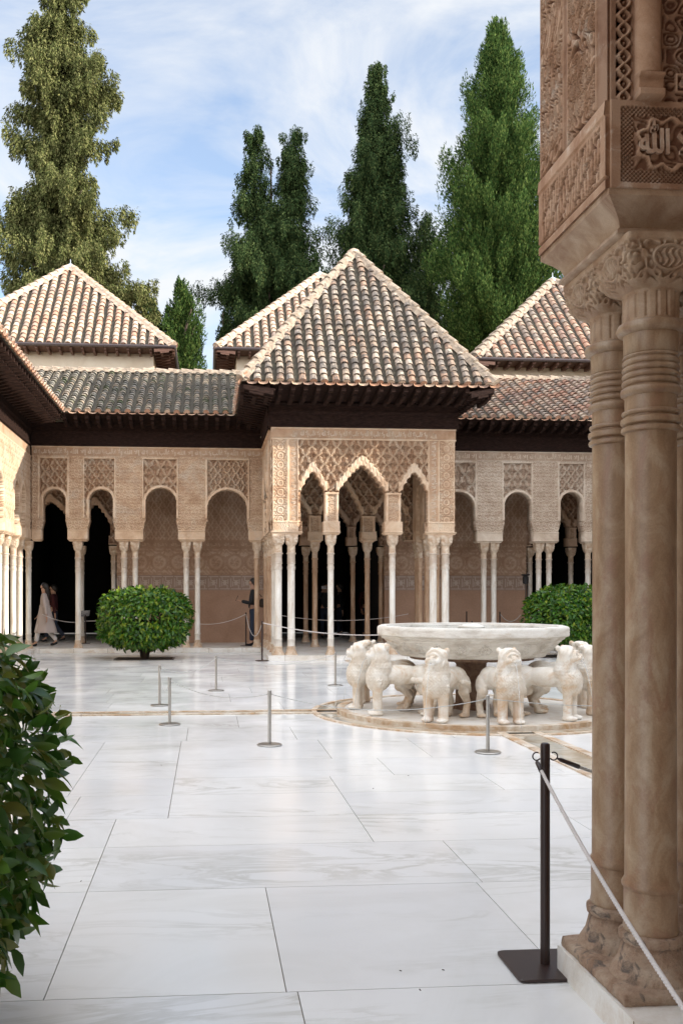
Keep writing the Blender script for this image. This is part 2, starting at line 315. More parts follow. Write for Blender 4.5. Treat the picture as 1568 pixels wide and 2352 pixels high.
# ------------------------------------------------------------------ carved patterns (height 0..1 from metres)
def sst(a, b, x): t = np.clip((x-a)/(b-a), 0, 1); return t*t*(3-2*t)
def vine(u, v, s=.16, k=7.):
    x = 2*np.pi*u/s; y = 2*np.pi*v/(s*1.5)
    f = np.cos(x)*np.cos(y)+.55*np.cos(2*x+.8*np.sin(y))*np.cos(2*y)+.35*np.cos(3*y+np.cos(x)*2)*np.cos(x)
    return sst(-.15, .45, np.sin(k*f))
def scroll(u, v, s=.16):
    y = v/s; yc = (y-np.floor(y)-.5)*s; xc = u; r = np.hypot(xc, yc*1.0); a = np.arctan2(yc, xc)
    h = sst(.0, .4, np.cos(r/s*2*np.pi*3.4))*(r < s*.48)
    pet = sst(0, .5, np.sin(6*a+r/s*16))*(r < s*.30)*(r > s*.1)
    return np.maximum(np.where(r < s*.48, np.maximum(h*.8, pet*.7), 0), np.where(r >= s*.48, vine(u, v, s*.8, 6), 0))
def sebka(u, v, w=.28, hh=.41, deep=0.):
    a = u/w; b = v/hh
    wob = .07*np.sin(4*np.pi*b)
    p = a+b+wob; q = a-b+wob*0
    q = a-b-wob
    dp = np.abs(p-np.round(p)); dq = np.abs(q-np.round(q)); d = np.minimum(dp, dq)
    rib = 1-sst(.07, .12, d)
    groove = 1-sst(.018, .035, d)
    cu = (p-np.floor(p)-.5); cv = (q-np.floor(q)-.5); x = (cu+cv)*.5*w*1.0*2; y = (cu-cv)*.5*hh*2
    mot = sst(-.2, .5, np.cos(np.abs(x)/w*2*np.pi*3.0)*np.cos(y/hh*2*np.pi*2.6)+.35*np.cos(y/hh*2*np.pi*5))
    mot = mot*.62+.0
    stem = (1-sst(.010, .020, np.abs(x)))*(np.abs(y) < hh*.28)*.75
    inner = np.maximum(mot, stem)
    return np.maximum(rib*(1-.35*groove), np.where(rib > .4, 0, inner))
def arcs(u, v, w=.2, hh=.2):
    r = np.floor(v/hh); uu = u/w+.5*(r % 2); c = uu-np.floor(uu)-.5; y = v/hh-r
    rr = np.hypot(c*1.0, y*.85); rib = np.exp(-((rr-.47)/.05)**2)+np.exp(-((np.hypot(c, (y-.12)*1.1)-.26)/.045)**2)*.9
    mot = sst(0, .5, np.cos(c*2*np.pi*4)*np.cos(y*2*np.pi*2.5))*.55
    return np.clip(np.maximum(rib, mot*(rr < .42)), 0, 1)
def girih(u, v, s=.20):
    x = u/s; y = v/s; d = 1.
    g = lambda q: np.abs(q-np.round(q))
    h = np.minimum(np.minimum(g(x), g(y)), np.minimum(g((x+y)*.7071+.0), g((x-y)*.7071)))
    h2 = np.minimum(g(x+.5), g(y+.5))
    return np.maximum(1-sst(.05, .09, h), (1-sst(.04, .07, h2))*.8)
def relief(name, O, U, Nn, Wd, z0, z1, res, hf, mf, depth, thick, mat, parent, back=True):
    nu = max(2, int(Wd/res)); nv = max(2, int((z1-z0)/res))
    u = np.linspace(0, Wd, nu+1); v = np.linspace(z0, z1, nv+1); UU, VV = np.meshgrid(u, v)
    H = hf(UU, VV); uc = (UU[:-1, :-1]+UU[1:, 1:])/2; vc = (VV[:-1, :-1]+VV[1:, 1:])/2
    op = mf(uc, vc) if mf else np.zeros_like(uc, bool)
    O, U, Nn = map(np.array, (O, U, Nn)); Zv = np.array((0, 0, 1.))
    base = O+UU[..., None]*U+VV[..., None]*Zv
    P = base+(H*depth)[..., None]*Nn; B = base-thick*Nn
    idx = np.arange(UU.size).reshape(UU.shape); n = UU.size
    a, b_, c, d = idx[:-1, :-1], idx[:-1, 1:], idx[1:, 1:], idx[1:, :-1]; k = ~op
    fr = np.stack([a[k], b_[k], c[k], d[k]], 1)
    if np.dot(np.cross(U, Zv), Nn) < 0: fr = fr[:, ::-1]
    q = [fr]
    if back: q.append(fr[:, ::-1]+n)
    kp = np.pad(k, 1)
    c0 = kp[1:-1, 1:-1]
    for (nb, i0, i1) in ((kp[:-2, 1:-1], a, b_), (kp[2:, 1:-1], c, d), (kp[1:-1, :-2], d, a), (kp[1:-1, 2:], b_, c)):
        e = c0 & ~nb; q.append(np.stack([i0[e], i1[e], i1[e]+n, i0[e]+n], 1)[:, ::-1])
    Fc = np.concatenate(q); V = np.concatenate([P.reshape(-1, 3), B.reshape(-1, 3)])
    used = np.unique(Fc); mp_ = -np.ones(len(V), int); mp_[used] = np.arange(len(used))
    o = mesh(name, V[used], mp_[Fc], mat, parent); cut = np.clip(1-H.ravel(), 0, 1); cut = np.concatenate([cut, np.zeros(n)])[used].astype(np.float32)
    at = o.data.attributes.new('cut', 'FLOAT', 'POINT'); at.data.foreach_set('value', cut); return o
def ring_arch(u, v, uc, w, zc, lowz=3.35, loww=None):    # round stilted arch with small scallops; True where open
    du = np.abs(u-uc); zs = zc-w; loww = loww or w+.06
    a = np.arctan2(v-zs, du); rr = np.hypot(du, v-zs); ww = w+.014*np.abs(np.sin(a*11))
    up = (v > zs) & (rr < ww)
    sq = w*(1-.05*sst(zs, lowz, v)*0)+.012*np.abs(np.sin(v*60))
    mid = (v <= zs) & (v > lowz) & (du < sq)
    t = np.clip((lowz-v)/.22, 0, 1); t = np.floor(t*4)/4
    low = (v <= lowz) & (du < w+(loww-w)*t)
    return up | mid | low
def ring_band(u, v, uc, w, zc):
    zs = zc-w; du = np.abs(u-uc); rr = np.where(v > zs, np.hypot(du, v-zs), du)
    return rr-w
def muq_out(u, uc, w, zs, za, cw=.085):
    du = np.abs(u-uc); t = .4*(np.floor(du/cw)+.5)*cw/w+.6*du/w; t = np.clip(t, 0, 1)
    fr = du/cw-np.floor(du/cw)
    return zs+(za-zs)*(1-.72*t**1.6-.28*t**.6)*1.04+.040*np.sqrt(np.clip(1-(2*fr-1)**2, 0, 1))
# ------------------------------------------------------------------ ground
def structure(o, label, cat='ground'): return tag(o, label, cat, kind='structure')
gm = MB(); gm.add([(-60, -12, -.012), (60, -12, -.012), (60, 90, -.012), (-60, 90, -.012)], [(0, 1, 2, 3)])
structure(gm.build('ground', 'joint'), 'earthen mortar bed under the courtyard paving')
slabs = MB(); g = .0022
def slab(x0, x1, y0, y1, z=0.):
    slabs.box(x0+g, x1-g, y0+g, y1-g, z-.02, z)
near_rows = [(-3, 1.0, [-3.9, -1.2, .6, 2.4]), (1.0, 2.35, [-2.6, -.58, 1.7, 3.5]), (2.35, 3.40, [-4.2, -1.3, .33, 2.8]), (3.40, 4.62, [-5, -2.2, -.581, .289, 1.35, 3.0, 5.]), (4.62, 5.42, [-5, -3.1, -.581, 1.382, 3.4, 6]),
             (5.42, 6.10, [-5, -2.6, -.581, .974, 2.35, 4.4, 7]), (6.10, 6.80, [-5, -2.9, -.90, -.25, .974, 3.0, 5.4]), (6.80, 7.42, [-5, -3.6, -.994, -.25, .974, 2.2, 4.1, 6.4]),
             (7.42, 8.20, [-5, -2.4, -.994, -.25, 1.5, 2.9, 5.0]), (8.20, 9.30, [-5, -3.0, -.994, -.25, 1.1, 2.0, 4.6, 6.5]), (9.30, 10.2, [-5, -3.5, -.2, .9, 2.5, 4.3]), (10.2, 11.28, [-5, -1.9, .35, 1.5])]
for (y0, y1, xs) in near_rows:
    xs = [-5.2]+[x for x in xs if x > -4.9]+[7.5, 9.6, 11.3]
    for a, b_ in zip(xs[:-1], xs[1:]):
        if b_ > a: slab(a, b_, y0, y1)
y = 11.62
while y < 23.35:
    h = random.uniform(.75, 1.15); y2 = min(y+h, 23.36)
    if y2 > 23: y2 = 23.36
    x = -5.2
    while x < 11.3:
        w_ = random.uniform(.9, 2.3); x2 = min(x+w_, 11.3)
        slab(x, x2, y, y2); x = x2
    y = y2
    if y >= 23.35: break
courtyard = slabs.build('courtyard_floor', 'marble_floor'); structure(courtyard, 'polished white marble slabs paving the court')
db = MB()
for i in range(26):
    dx_, dy_ = random.uniform(-1.5, 5), random.uniform(2.6, 9.5)
    if i > 16: dx_, dy_ = random.uniform(.4, 1.3), random.uniform(2.4, 3.6)
    aa = random.uniform(0, 3.14); sz_ = random.uniform(.003, .006); db.obox((dx_, dy_, .0025), (math.cos(aa)*sz_, math.sin(aa)*sz_, .001), (-math.sin(aa)*sz_*.35, math.cos(aa)*sz_*.35, 0), (0, 0, .0012))
newmat('dry_bits', .9, (.07, .05, .035))
tag(db.build('fallen_leaf_bits', 'dry_bits'), 'tiny dry leaf crumbs scattered on the white floor', 'leaf litter', kind='stuff')
# water channels: golden kerbs with wet bed, along X at Y=11.45 and along the court's axis X=3.24
CX, CY = 3.24, 11.3
ch = MB()
def kerbline(x0, x1, y0, y1):
    n = max(1, int(max(x1-x0, y1-y0)/.9)); 
    for i in range(n):
        if x1-x0 > y1-y0: ch.box(x0+(x1-x0)*i/n+.004, x0+(x1-x0)*(i+1)/n-.004, y0, y1, -.01, .014+random.uniform(0, .004))
        else: ch.box(x0, x1, y0+(y1-y0)*i/n+.004, y0+(y1-y0)*(i+1)/n-.004, -.01, .014+random.uniform(0, .004))
kerbline(-4.6, 1.62, 11.285, 11.355); kerbline(-4.6, 1.62, 11.54, 11.61)
kerbline(CX+1.62, 11.2, 11.285, 11.355); kerbline(CX+1.62, 11.2, 11.54, 11.61)
kerbline(CX-.235, CX-.145, 4.4, 9.55); kerbline(CX+.145, CX+.235, 4.4, 9.55)
kerbline(CX-.235, CX-.145, 13.0, 20.3); kerbline(CX+.145, CX+.235, 13.0, 20.3)
structure(ch.build('channel_kerb', 'kerb_stone'), 'worn golden marble kerbs of the shallow water channels', 'channel')
wt = MB()
wt.box(-4.6, 1.62, 11.355, 11.54, -.012, .006); wt.box(CX+1.62, 11.2, 11.355, 11.54, -.012, .006)
wt.box(CX-.145, CX+.145, 4.4, 9.55, -.01, .006); wt.box(CX-.145, CX+.145, 13.0, 20.3, -.01, .006)
structure(wt.build('channel_water', 'wet_floor'), 'thin film of water in the marble channels', 'water')
# stepped stone disc carrying the lions
rg = MB()
def annulus(mb, r0, r1, z0, z1, n=96, gap=False, m=0):
    for k in range(n):
        a0, a1 = 2*math.pi*k/n, 2*math.pi*(k+1)/n
        P = [(CX+r*math.cos(a), CY+r*math.sin(a), z) for z in (z0, z1) for (r, a) in ((r0, a0), (r1, a0), (r1, a1), (r0, a1))]
        mb.add(P, [(4, 5, 6, 7), (1, 2, 6, 5), (0, 4, 7, 3)], m)
annulus(rg, 1.55, 1.65, -.01, .055); annulus(rg, 1.90, 1.96, -.01, .016)
structure(rg.build('fountain_kerb', 'kerb_stone'), 'round golden stone kerb around the lions', 'kerb')
dk = MB(); annulus(dk, .001, 1.55, -.01, .045)
structure(dk.build('fountain_floor', 'step_marble'), 'raised marble disc under the lions', 'platform')
wr = MB(); annulus(wr, 1.65, 1.90, -.01, .006)
structure(wr.build('wet_ring', 'wet_floor'), 'wet stained marble ring around the fountain', 'water')
# gallery and pavilion platforms
pf = MB()
def stepbox(x0, x1, y0, y1, z1=.11, L_=1.1):
    pf.box(x0, x1, y0, y1, -.01, z1)
stepbox(-4.2, 1.33, 23.38, 32.0); stepbox(1.33, 5.6, 20.36, 32.0); stepbox(5.6, 11.05, 23.38, 32); stepbox(-9, -4.2, -8, 32.0)
stepbox(1.34, 5.6, -8, 3.50, .105); stepbox(11.05, 16, -8, 32.0)
structure(pf.build('gallery_platform', 'step_marble'), 'low marble step and floor under the galleries', 'platform')
sj = MB()
for x in np.arange(-4.1, 1.3, .83): sj.box(x, x+.006, 23.377, 23.3785, .0, .109)
for x in np.arange(1.7, 5.5, .9): sj.box(x, x+.006, 20.357, 20.3585, 0, .109)
for y in (.7, 1.35, 2.15, 2.85): sj.box(1.3375, 1.339, y, y+.005, 0, .104)
structure(sj.build('step_joints', 'joint'), 'thin joints between the step slabs', 'joint')
# dark tree pits (soil squares with dark frame)
for i, (x, y) in enumerate(((-1.39, 21.24), (8.25, 21.24))):
    tp = MB(); tp.box(x-.62, x+.62, y-.4, y+.4, -.01, .004); structure(tp.build('planting_bed', 'soil'), 'dark square of soil cut in the marble under %s clipped orange tree' % ('the left' if i == 0 else 'the right'), 'planting bed')
    tf = MB()
    for (a, b_, c, d) in ((-.66, .66, -.44, -.4), (-.66, .66, .4, .44), (-.66, -.62, -.4, .4), (.62, .66, -.4, .4)): tf.box(x+a, x+b_, y+c, y+d, -.01, .008)
    structure(tf.build('bed_frame', 'gutter'), 'thin dark metal frame of the planting square', 'frame')
# ------------------------------------------------------------------ columns
def shaft_profile(r):
    P = [(r*1.0, .30), (r*1.04, .31), (r*1.0, .33), (r, .445), (r*1.07, .45), (r*1.09, .46), (r*1.02, .472), (r*.97, .48), (r*.94, 1.2), (r*.95, 1.99)]
    def tor(z, h, k): return [(r*.96, z), (r*k*.98, z+h*.2), (r*k, z+h*.5), (r*k*.98, z+h*.8), (r*.96, z+h)]
    for z, h, k in ((2.0, .024, 1.10), (2.026, .03, 1.12), (2.06, .018, 1.08), (2.125, .034, 1.12), (2.162, .02, 1.08), (2.185, .02, 1.07), (2.208, .02, 1.07), (2.231, .02, 1.06), (2.255, .012, 1.04)): P += tor(z, h, k)
    P += [(r*1.0, 2.27), (r*1.02, 2.335), (r*1.22, 2.342), (r*1.28, 2.355), (r*1.22, 2.37), (r*1.02, 2.376)]
    return P
def base_profile(r): return [(r*1.62, .11), (r*1.62, .135), (r*1.52, .15), (r*1.45, .17), (r*1.25, .20), (r*1.13, .235), (r*1.06, .262), (r*1.16, .266), (r*1.18, .28), (r*1.16, .295), (r*1.0, .302)]
def capital_mesh(r, n, rows, amp):
    zs = np.linspace(2.376, 2.78, rows); th = np.linspace(0, 2*np.pi, n, endpoint=False); T, Z = np.meshgrid(th, zs)
    half = np.interp(Z, [2.376, 2.50, 2.53, 2.56, 2.62, 2.70, 2.725, 2.735, 2.74, 2.78], [r*1.03, r*1.0, r*1.02, r*1.28, r*1.52, r*1.62, r*1.64, r*1.67, r*1.68, r*1.68])
    sq = np.interp(Z, [2.376, 2.53, 2.57, 2.62, 2.78], [2, 2.4, 6, 16, 26])
    c, s = np.cos(T), np.sin(T); q = (np.abs(c)**sq+np.abs(s)**sq)**(1/sq)
    rad = half/q
    face = (T+np.pi/4) % (np.pi/2)-np.pi/4; w = np.tan(face)*r*1.55; vz = Z
    fl = -amp*.7*(1-sst(.0, .25, np.abs(((T*16/2/np.pi) % 1)-.5)))*((Z > 2.385) & (Z < 2.515))
    orn = (vine(w/(r/.088), (vz-2.53)/(r/.088), .12, 5)-.6)*amp*1.6*sst(2.54, 2.57, Z)*(1-sst(2.715, 2.73, Z))
    med = np.hypot(w, (Z-2.65)*1.0)/r; orn = np.where(med < .72, (np.exp(-((med-.62)/.09)**2)*1.3+np.where(med < .5, sst(-.3, .3, np.sin(w/r*26+2*np.sin(Z*90)))*.9, 0)-.5)*amp*1.3*((Z > 2.54)), orn)
    rad = rad+fl+orn
    if r == .088: Z = np.interp(Z, [2.376, 2.53, 2.725, 2.78], [2.376, 2.475, 2.61, 2.635])
    V = np.stack([rad*c, rad*s, Z], -1).reshape(-1, 3)
    i = np.arange(rows-1)[:, None]*n; k = np.arange(n)[None, :]; k2 = (k+1) % n
    Fc = np.stack([i+k, i+k2, i+n+k2, i+n+k], -1).reshape(-1, 4)
    return V, Fc
colproto = {}
def make_column(kind, r, n, mats, hi):
    s = MB(); s.lathe(shaft_profile(r), n); sh = s.build('column', mats[0]); smooth_by_angle(sh, 50)
    V, Fc = capital_mesh(r, n*6 if hi else n*4, 110 if hi else 34, .008 if hi else .010)
    cp = mesh('capital', V, Fc, mats[1], sh, True)
    b = MB(); p = base_profile(r); b.lathe(p, n, sq=[14 if i < 2 else 2 for i in range(len(p))]); bs = b.build('base', mats[2], sh); smooth_by_angle(bs, 40)
    if hi:
        for v in bs.data.vertices:
            n_ = noise.noise_vector(v.co*22)*.0022+noise.noise_vector(v.co*70)*.0014; v.co.x += n_.x; v.co.y += n_.y
    colproto[kind] = sh; sh['fresh'] = 1; return sh
def dup(o, parent=None, loc=None, rz=None):
    c = o.copy(); COL.objects.link(c)
    c.parent = parent
    if loc is not None: c.location = loc
    if rz is not None: c.rotation_euler = (0, 0, rz)
    for ch_ in o.children: dup(ch_, c)
    return c
make_column('slim', .070, 16, ('marble_col', 'marble_cap', 'marble_cap'), False)
make_column('amber', .070, 16, ('marble_amber', 'marble_cap', 'marble_cap'), False)
make_column('stout', .086, 16, ('marble_col', 'marble_cap', 'marble_cap'), False)
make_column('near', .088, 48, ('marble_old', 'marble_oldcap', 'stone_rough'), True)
def column(parent, x, y, z=0, kind='slim'):
    p = colproto[kind]
    if 'fresh' in p.keys():
        del p['fresh']; p.parent = parent; p.location = (x, y, z); return p
    return dup(p, parent, (x, y, z), random.choice((0, 1, 2, 3))*math.pi/2)
# ------------------------------------------------------------------ roofs and eaves
def poly_span(poly, a):
    ys = []
    for (x0, y0), (x1, y1) in zip(poly, poly[1:]+poly[:1]):
        if (x0 <= a < x1) or (x1 <= a < x0): ys.append(y0+(y1-y0)*(a-x0)/(x1-x0))
    return (min(ys), max(ys)) if len(ys) >= 2 else None
def tile_slope(parent, corners, mat, sa=.235, sb=.19, name='tile_slope', ends=True, rad=.080):
    """corners: 3D polygon, first two = eave left -> right"""
    P = [Vector(c) for c in corners]; U = (P[1]-P[0]).normalized(); Nn = (P[1]-P[0]).cross(P[2]-P[0]).normalized()
    if Nn.z < 0: Nn = -Nn
    Vv = Nn.cross(U).normalized()
    if Vv.z < 0: Vv = -Vv
    poly = [((p-P[0]).dot(U), (p-P[0]).dot(Vv)) for p in P]
    a0 = min(p[0] for p in poly); a1 = max(p[0] for p in poly)
    tb = MB(); V = []; Fc = []; mi = []
    k = 6; angs = [math.pi*i/(k-1) for i in range(k)]
    n0 = int(math.floor(a0/sa)); n1 = int(math.ceil(a1/sa))
    for j in range(n0, n1+1):
        a = (j+.5)*sa; sp = poly_span(poly, a)
        if not sp: continue
        b0, b1 = sp; b = b0-(.03 if b0 < .02 else 0); first = True; wig = random.uniform(-.012, .012)
        while b < b1-.05:
            lb = min(sb*1.28, b1-b+.03); ja = random.gauss(0, .006)+wig; r0 = rad*random.uniform(.96, 1.06); r1 = r0*.82; lift = .028+random.uniform(0, .012)
            base = len(V)
            for (bb, rr, hh) in ((b, r0, lift), (b+lb, r1, .004)):
                for an in angs:
                    p = P[0]+U*(a+ja+rr*math.cos(an))+Vv*bb+Nn*(hh+rr*.85*math.sin(an)); V.append(tuple(p))
            for i in range(k-1): Fc.append((base+i, base+i+1, base+k+i+1, base+k+i)); mi.append(0)
            # thick lower lip
            b2 = len(V)
            for an in angs:
                rr = r0*.80; p = P[0]+U*(a+ja+rr*math.cos(an))+Vv*(b+.004)+Nn*(lift+rr*.85*math.sin(an)-.002); V.append(tuple(p))
            for i in range(k-1): Fc.append((base+i+1, base+i, b2+i, b2+i+1)); mi.append(0)
            if first and b0 < .02 and ends:
                b3 = len(V)
                for an in angs:
                    rr = r0*.93; p = P[0]+U*(a+rr*math.cos(an))+Vv*(b+.012)+Nn*(lift+rr*.85*math.sin(an)-.03*(math.sin(an) < .01)); V.append(tuple(p))
                Fc.append(tuple(b3+i for i in range(k))); mi.append(1)
                # pan tile end below, between covers: downward curve
                b4 = len(V); am = a+sa*.5
                for (bb, q) in ((b-.05, 0), (b+.25, 0)):
                    for i in range(5):
                        an = math.pi*i/4; p = P[0]+U*(am+.105*math.cos(an))+Vv*bb+Nn*(-.01-.05*math.sin(an)+.03); V.append(tuple(p))
                for i in range(4): Fc.append((b4+i, b4+i+1, b4+5+i+1, b4+5+i)); mi.append(1)
            first = False; b += sb*random.uniform(.97, 1.03)
    o = mesh(name, V, Fc, [mat, 'tile_ends'], parent, False, mi)
    bed = MB(); t_ = Nn*.05
    Q = [p+Nn*.012 for p in P]; Q2 = [p-t_ for p in P]; n = len(P)
    bed.add(Q+Q2, [tuple(range(n)), tuple(range(2*n-1, n-1, -1))]+[(i, i+n, (i+1) % n+n, (i+1) % n) for i in range(n)])
    bed.build('roof_bed', 'roof_bed', o)
    return o
def ridge(parent, A, B, mat='mortar', r=.10, name='ridge_cap', seg=.34):
    A, B = Vector(A), Vector(B); D = (B-A); n = max(1, int(D.length/seg)); d = D.normalized()
    S = d.cross(Vector((0, 0, 1))).normalized(); Uu = S.cross(d).normalized()
    mb = MB()
    for i in range(n):
        p0 = A+D*(i/n); p1 = A+D*((i+1.18)/n); V = []
        for (p, rr, h) in ((p0, r*1.08, .05), (p1, r*.88, .02)):
            for k in range(7):
                a = math.pi*k/6; V.append(p+S*rr*math.cos(a)+Uu*(rr*math.sin(a)+h+random.uniform(-.003, .003)))
        mb.add(V, [(k, k+1, 8+k, 7+k) for k in range(6)]+[tuple(range(7))])
    V = [A+S*r*1.6-Uu*.03, A-S*r*1.6-Uu*.03, A-S*r+Uu*.06, A+S*r+Uu*.06, B+S*r*1.6-Uu*.03, B-S*r*1.6-Uu*.03, B-S*r+Uu*.06, B+S*r+Uu*.06]
    mb.add(V, [(0, 1, 2, 3), (7, 6, 5, 4), (0, 4, 5, 1), (1, 5, 6, 2), (2, 6, 7, 3), (3, 7, 4, 0)])
    return mb.build(name, mat, parent)
def eave(parent, A, B, inward, over, z_e, z_w, mat='wood_dark', sp=.26, rw=.045, rh=.05, name='eave'):
    """A,B eave-edge points (xy) left to right; inward = unit xy vector to the wall; rafters under a sloping board"""
    A = Vector((*A, z_e)); B = Vector((*B, z_e)); I = Vector((*inward, 0)); D = (B-A).normalized()
    dz = z_w-z_e; sl = (I*over+Vector((0, 0, dz)))
    bd = MB(); q = [A, B, B+sl-D*0, A+sl]
    up = Vector((0, 0, .03))
    bd.add([p-up*.2 for p in q]+[p+up for p in q], [(3, 2, 1, 0), (4, 5, 6, 7), (0, 1, 5, 4), (1, 2, 6, 5), (2, 3, 7, 6), (3, 0, 4, 7)])
    bo = bd.build(name, mat, parent)
    rf = MB(); n = max(2, int((B-A).length/sp))
    for i in range(n+1):
        c = A+(B-A)*(i/n)+sl*.5-Vector((0, 0, rh+.012))
        rf.obox(c+sl*(-.02), D*rw, sl*.46, Vector((0, 0, rh)))
        c2 = A+(B-A)*(i/n)+sl*.30-Vector((0, 0, rh*2.6)); rf.obox(c2+sl*.12, D*rw*.8, sl*.22, Vector((0, 0, rh*.7)))
    rf.build('rafters', mat, bo)
    return bo
def frieze_board(parent, O, U, Nn, Wd, z0, z1, mat='wood_dark', name='wood_frieze', thick=.10):
    hf = lambda u, v: np.where((v-z0 < .03) | (z1-v < .05), 1.3, np.where(np.abs(v-(z0+(z1-z0)*.62)) < .02, 1.5, np.where(v < z0+(z1-z0)*.62, .6*scroll((u % .3)-.15, v-z0-(z1-z0)*.31+.15, .3), .9)))
    return relief(name, O, U, Nn, Wd, z0, z1, .028, hf, None, .022, thick, mat, parent)
# ------------------------------------------------------------------ the far arcade (two wings), built as separate buildings either side of the pavilion
YF = 23.60           # front face of the far arcade
ZB, ZT = 2.82, 5.13
def corbels(parent, spans, y0, y1, axis='x', x0=None, mat='plaster_warm', zt=ZB, zb=2.775):
    for (a, b_) in spans:
        mb = MB(); e = .03
        if axis == 'x': P = [(a+e, y0+e), (b_-e, y0+e), (b_-e, y1-e), (a+e, y1-e)]; Q = [(a-.0, y0), (b_+.0, y0), (b_, y1), (a, y1)]
        else: P = [(y0+e, a+e), (y1-e, a+e), (y1-e, b_-e), (y0+e, b_-e)]; Q = [(y0, a), (y1, a), (y1, b_), (y0, b_)]
        e2 = .018
        c = [sum(p[0] for p in P)/4, sum(p[1] for p in P)/4]
        lv = [(P, zb), (P, zb+.012), ([(p[0]+(q[0]-p[0])*.35, p[1]+(q[1]-p[1])*.35) for p, q in zip(P, Q)], zb+.02), ([(p[0]+(q[0]-p[0])*.7, p[1]+(q[1]-p[1])*.7) for p, q in zip(P, Q)], zb+.03), (Q, zt)]
        V = [(x, y, z) for (pp, z) in lv for (x, y) in pp]; Fc = [(3, 2, 1, 0), (16, 17, 18, 19)]
        for i in range(4):
            for k in range(4): Fc.append((i*4+k, i*4+(k+1) % 4, i*4+4+(k+1) % 4, i*4+4+k))
        mb.add(V, Fc); mb.build('impost', mat, parent)
def far_wing(name, label, X0, X1, arches, piers, colxs, mat, seb):
    """arches: (x0,x1 low opening, panel0, panel1, crown z, kind)"""
    t_ = thing(name, label, 'gallery', ((X0+X1)/2, YF+.2, .11))
    W_ = X1-X0; ox = t_.location.x; oy = t_.location.y; oz = t_.location.z
    def hf(U_, V_):
        X = U_+X0; h = vine(X, V_, .17, 5)*.95
        cart = (V_ < 3.03); h = np.where(cart, .9+.35*sst(.0, .5, np.sin(X*170+3*np.sin(V_*80))*np.cos(V_*70)), h)
        h = np.where((V_ > 3.03) & (V_ < 3.06), 1.6, h); h = np.where(V_ < 2.845, 1.7, h)
        for (a, b_, p0, p1, zc, kd) in arches:
            uc = (a+b_)/2+0; w = (b_-a)/2-.055
            inp = (X > p0) & (X < p1) & (V_ > 3.35)
            pat = {'arc': sebka(X-uc, V_, .23, .30), 'seb': sebka(X-uc, V_, .30, .42), 'dia': sebka(X-uc, V_-.1, .36, .52)}[kd]
            sd_ = ring_band(X, V_, uc, w, zc)
            pan = inp & (V_ < 4.83)
            h = np.where(pan, pat*3.4-2.4, h)
            h = np.where(inp & (V_ >= 3.35) & (sd_ < .075), 1.4+.5*np.sin(sd_*90), h)
            fr = (V_ > 3.35) & (V_ < 4.87) & ((np.abs(X-p0) < .022) | (np.abs(X-p1) < .022)); h = np.where(fr, 1.7, h)
            h = np.where((X > p0) & (X < p1) & (np.abs(V_-4.85) < .02), 1.7, h)
        h = np.where(V_ > 4.88, .0, h); h = np.where((V_ > 4.88) & (V_ < 4.90) | (V_ > 5.095), 1.5, h)
        return h
    def mf(U_, V_):
        X = U_+X0; op = np.zeros_like(X, bool)
        for (a, b_, p0, p1, zc, kd) in arches: op |= ring_arch(X, V_, (a+b_)/2, (b_-a)/2-.055, zc, 3.32, (b_-a)/2)
        return op
    inv = Vector((-ox, -oy, -oz))
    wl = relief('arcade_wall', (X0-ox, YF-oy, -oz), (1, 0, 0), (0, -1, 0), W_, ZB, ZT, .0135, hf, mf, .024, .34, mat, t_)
    tx = MB(); n = int(W_/.42)
    for i in range(n): write(tx, [MOTTO, WORDS['ghalib'], WORDS['illa']][i % 3], (X0-ox+.05+i*W_/n, YF-oy, 4.905-oz), (1, 0, 0), (0, -1, 0), W_/n-.03, .185, .008)
    tx.build('inscription', 'letters', t_)
    return t_, (ox, oy, oz)
def px_arches(rows, Y=YF): 
    out = []
    for (x0, x1, p0, p1, yc, kd) in rows:
        out.append((atY(x0, 1245, Y)[0], atY(x1, 1245, Y)[0], atY(p0, 1100, Y)[0], atY(p1, 1100, Y)[0], atY((x0+x1)/2, yc, Y)[1], kd))
    return out
LA = px_arches([(94.6, 156, 89, 156.5, 1124, 'arc'), (201, 264.5, 192.5, 264, 1124, 'arc'), (330, 410, 328, 408, 1121, 'seb'), (472, 572, 474.5, 571, 1126, 'arc')])
RA = px_arches([(1008, 1094, 1004, 1092, 1130, 'dia'), (1153, 1224, 1153, 1220, 1131, 'seb'), (1281, 1340, 1281, 1341, 1131, 'arc')])
RA.append((RA[-1][1]+.62, RA[-1][1]+1.3, RA[-1][1]+.62, RA[-1][1]+1.3, RA[-1][4], 'seb'))
LX0 = -4.32; RX1 = 11.4
westL, oL = far_wing('arcade_gallery', 'honey-coloured carved arcade left of the pavilion, four arches under mossy grey tiles', LX0, 1.42, LA, None, None, 'plaster_warm', None)
westR, oR = far_wing('arcade_gallery', 'pale grey carved arcade right of the pavilion under red and grey tiles', 5.56, RX1, RA, None, None, 'plaster_grey', None)
def loc(o, x, y, z=0): return (x-o[0], y-o[1], z-o[2])
def gapspans(X0, X1, arches):
    e = [X0]+[v for a in arches for v in (a[0], a[1])]+[X1]; return [(e[i], e[i+1]) for i in range(0, len(e), 2) if e[i+1]-e[i] > .05]
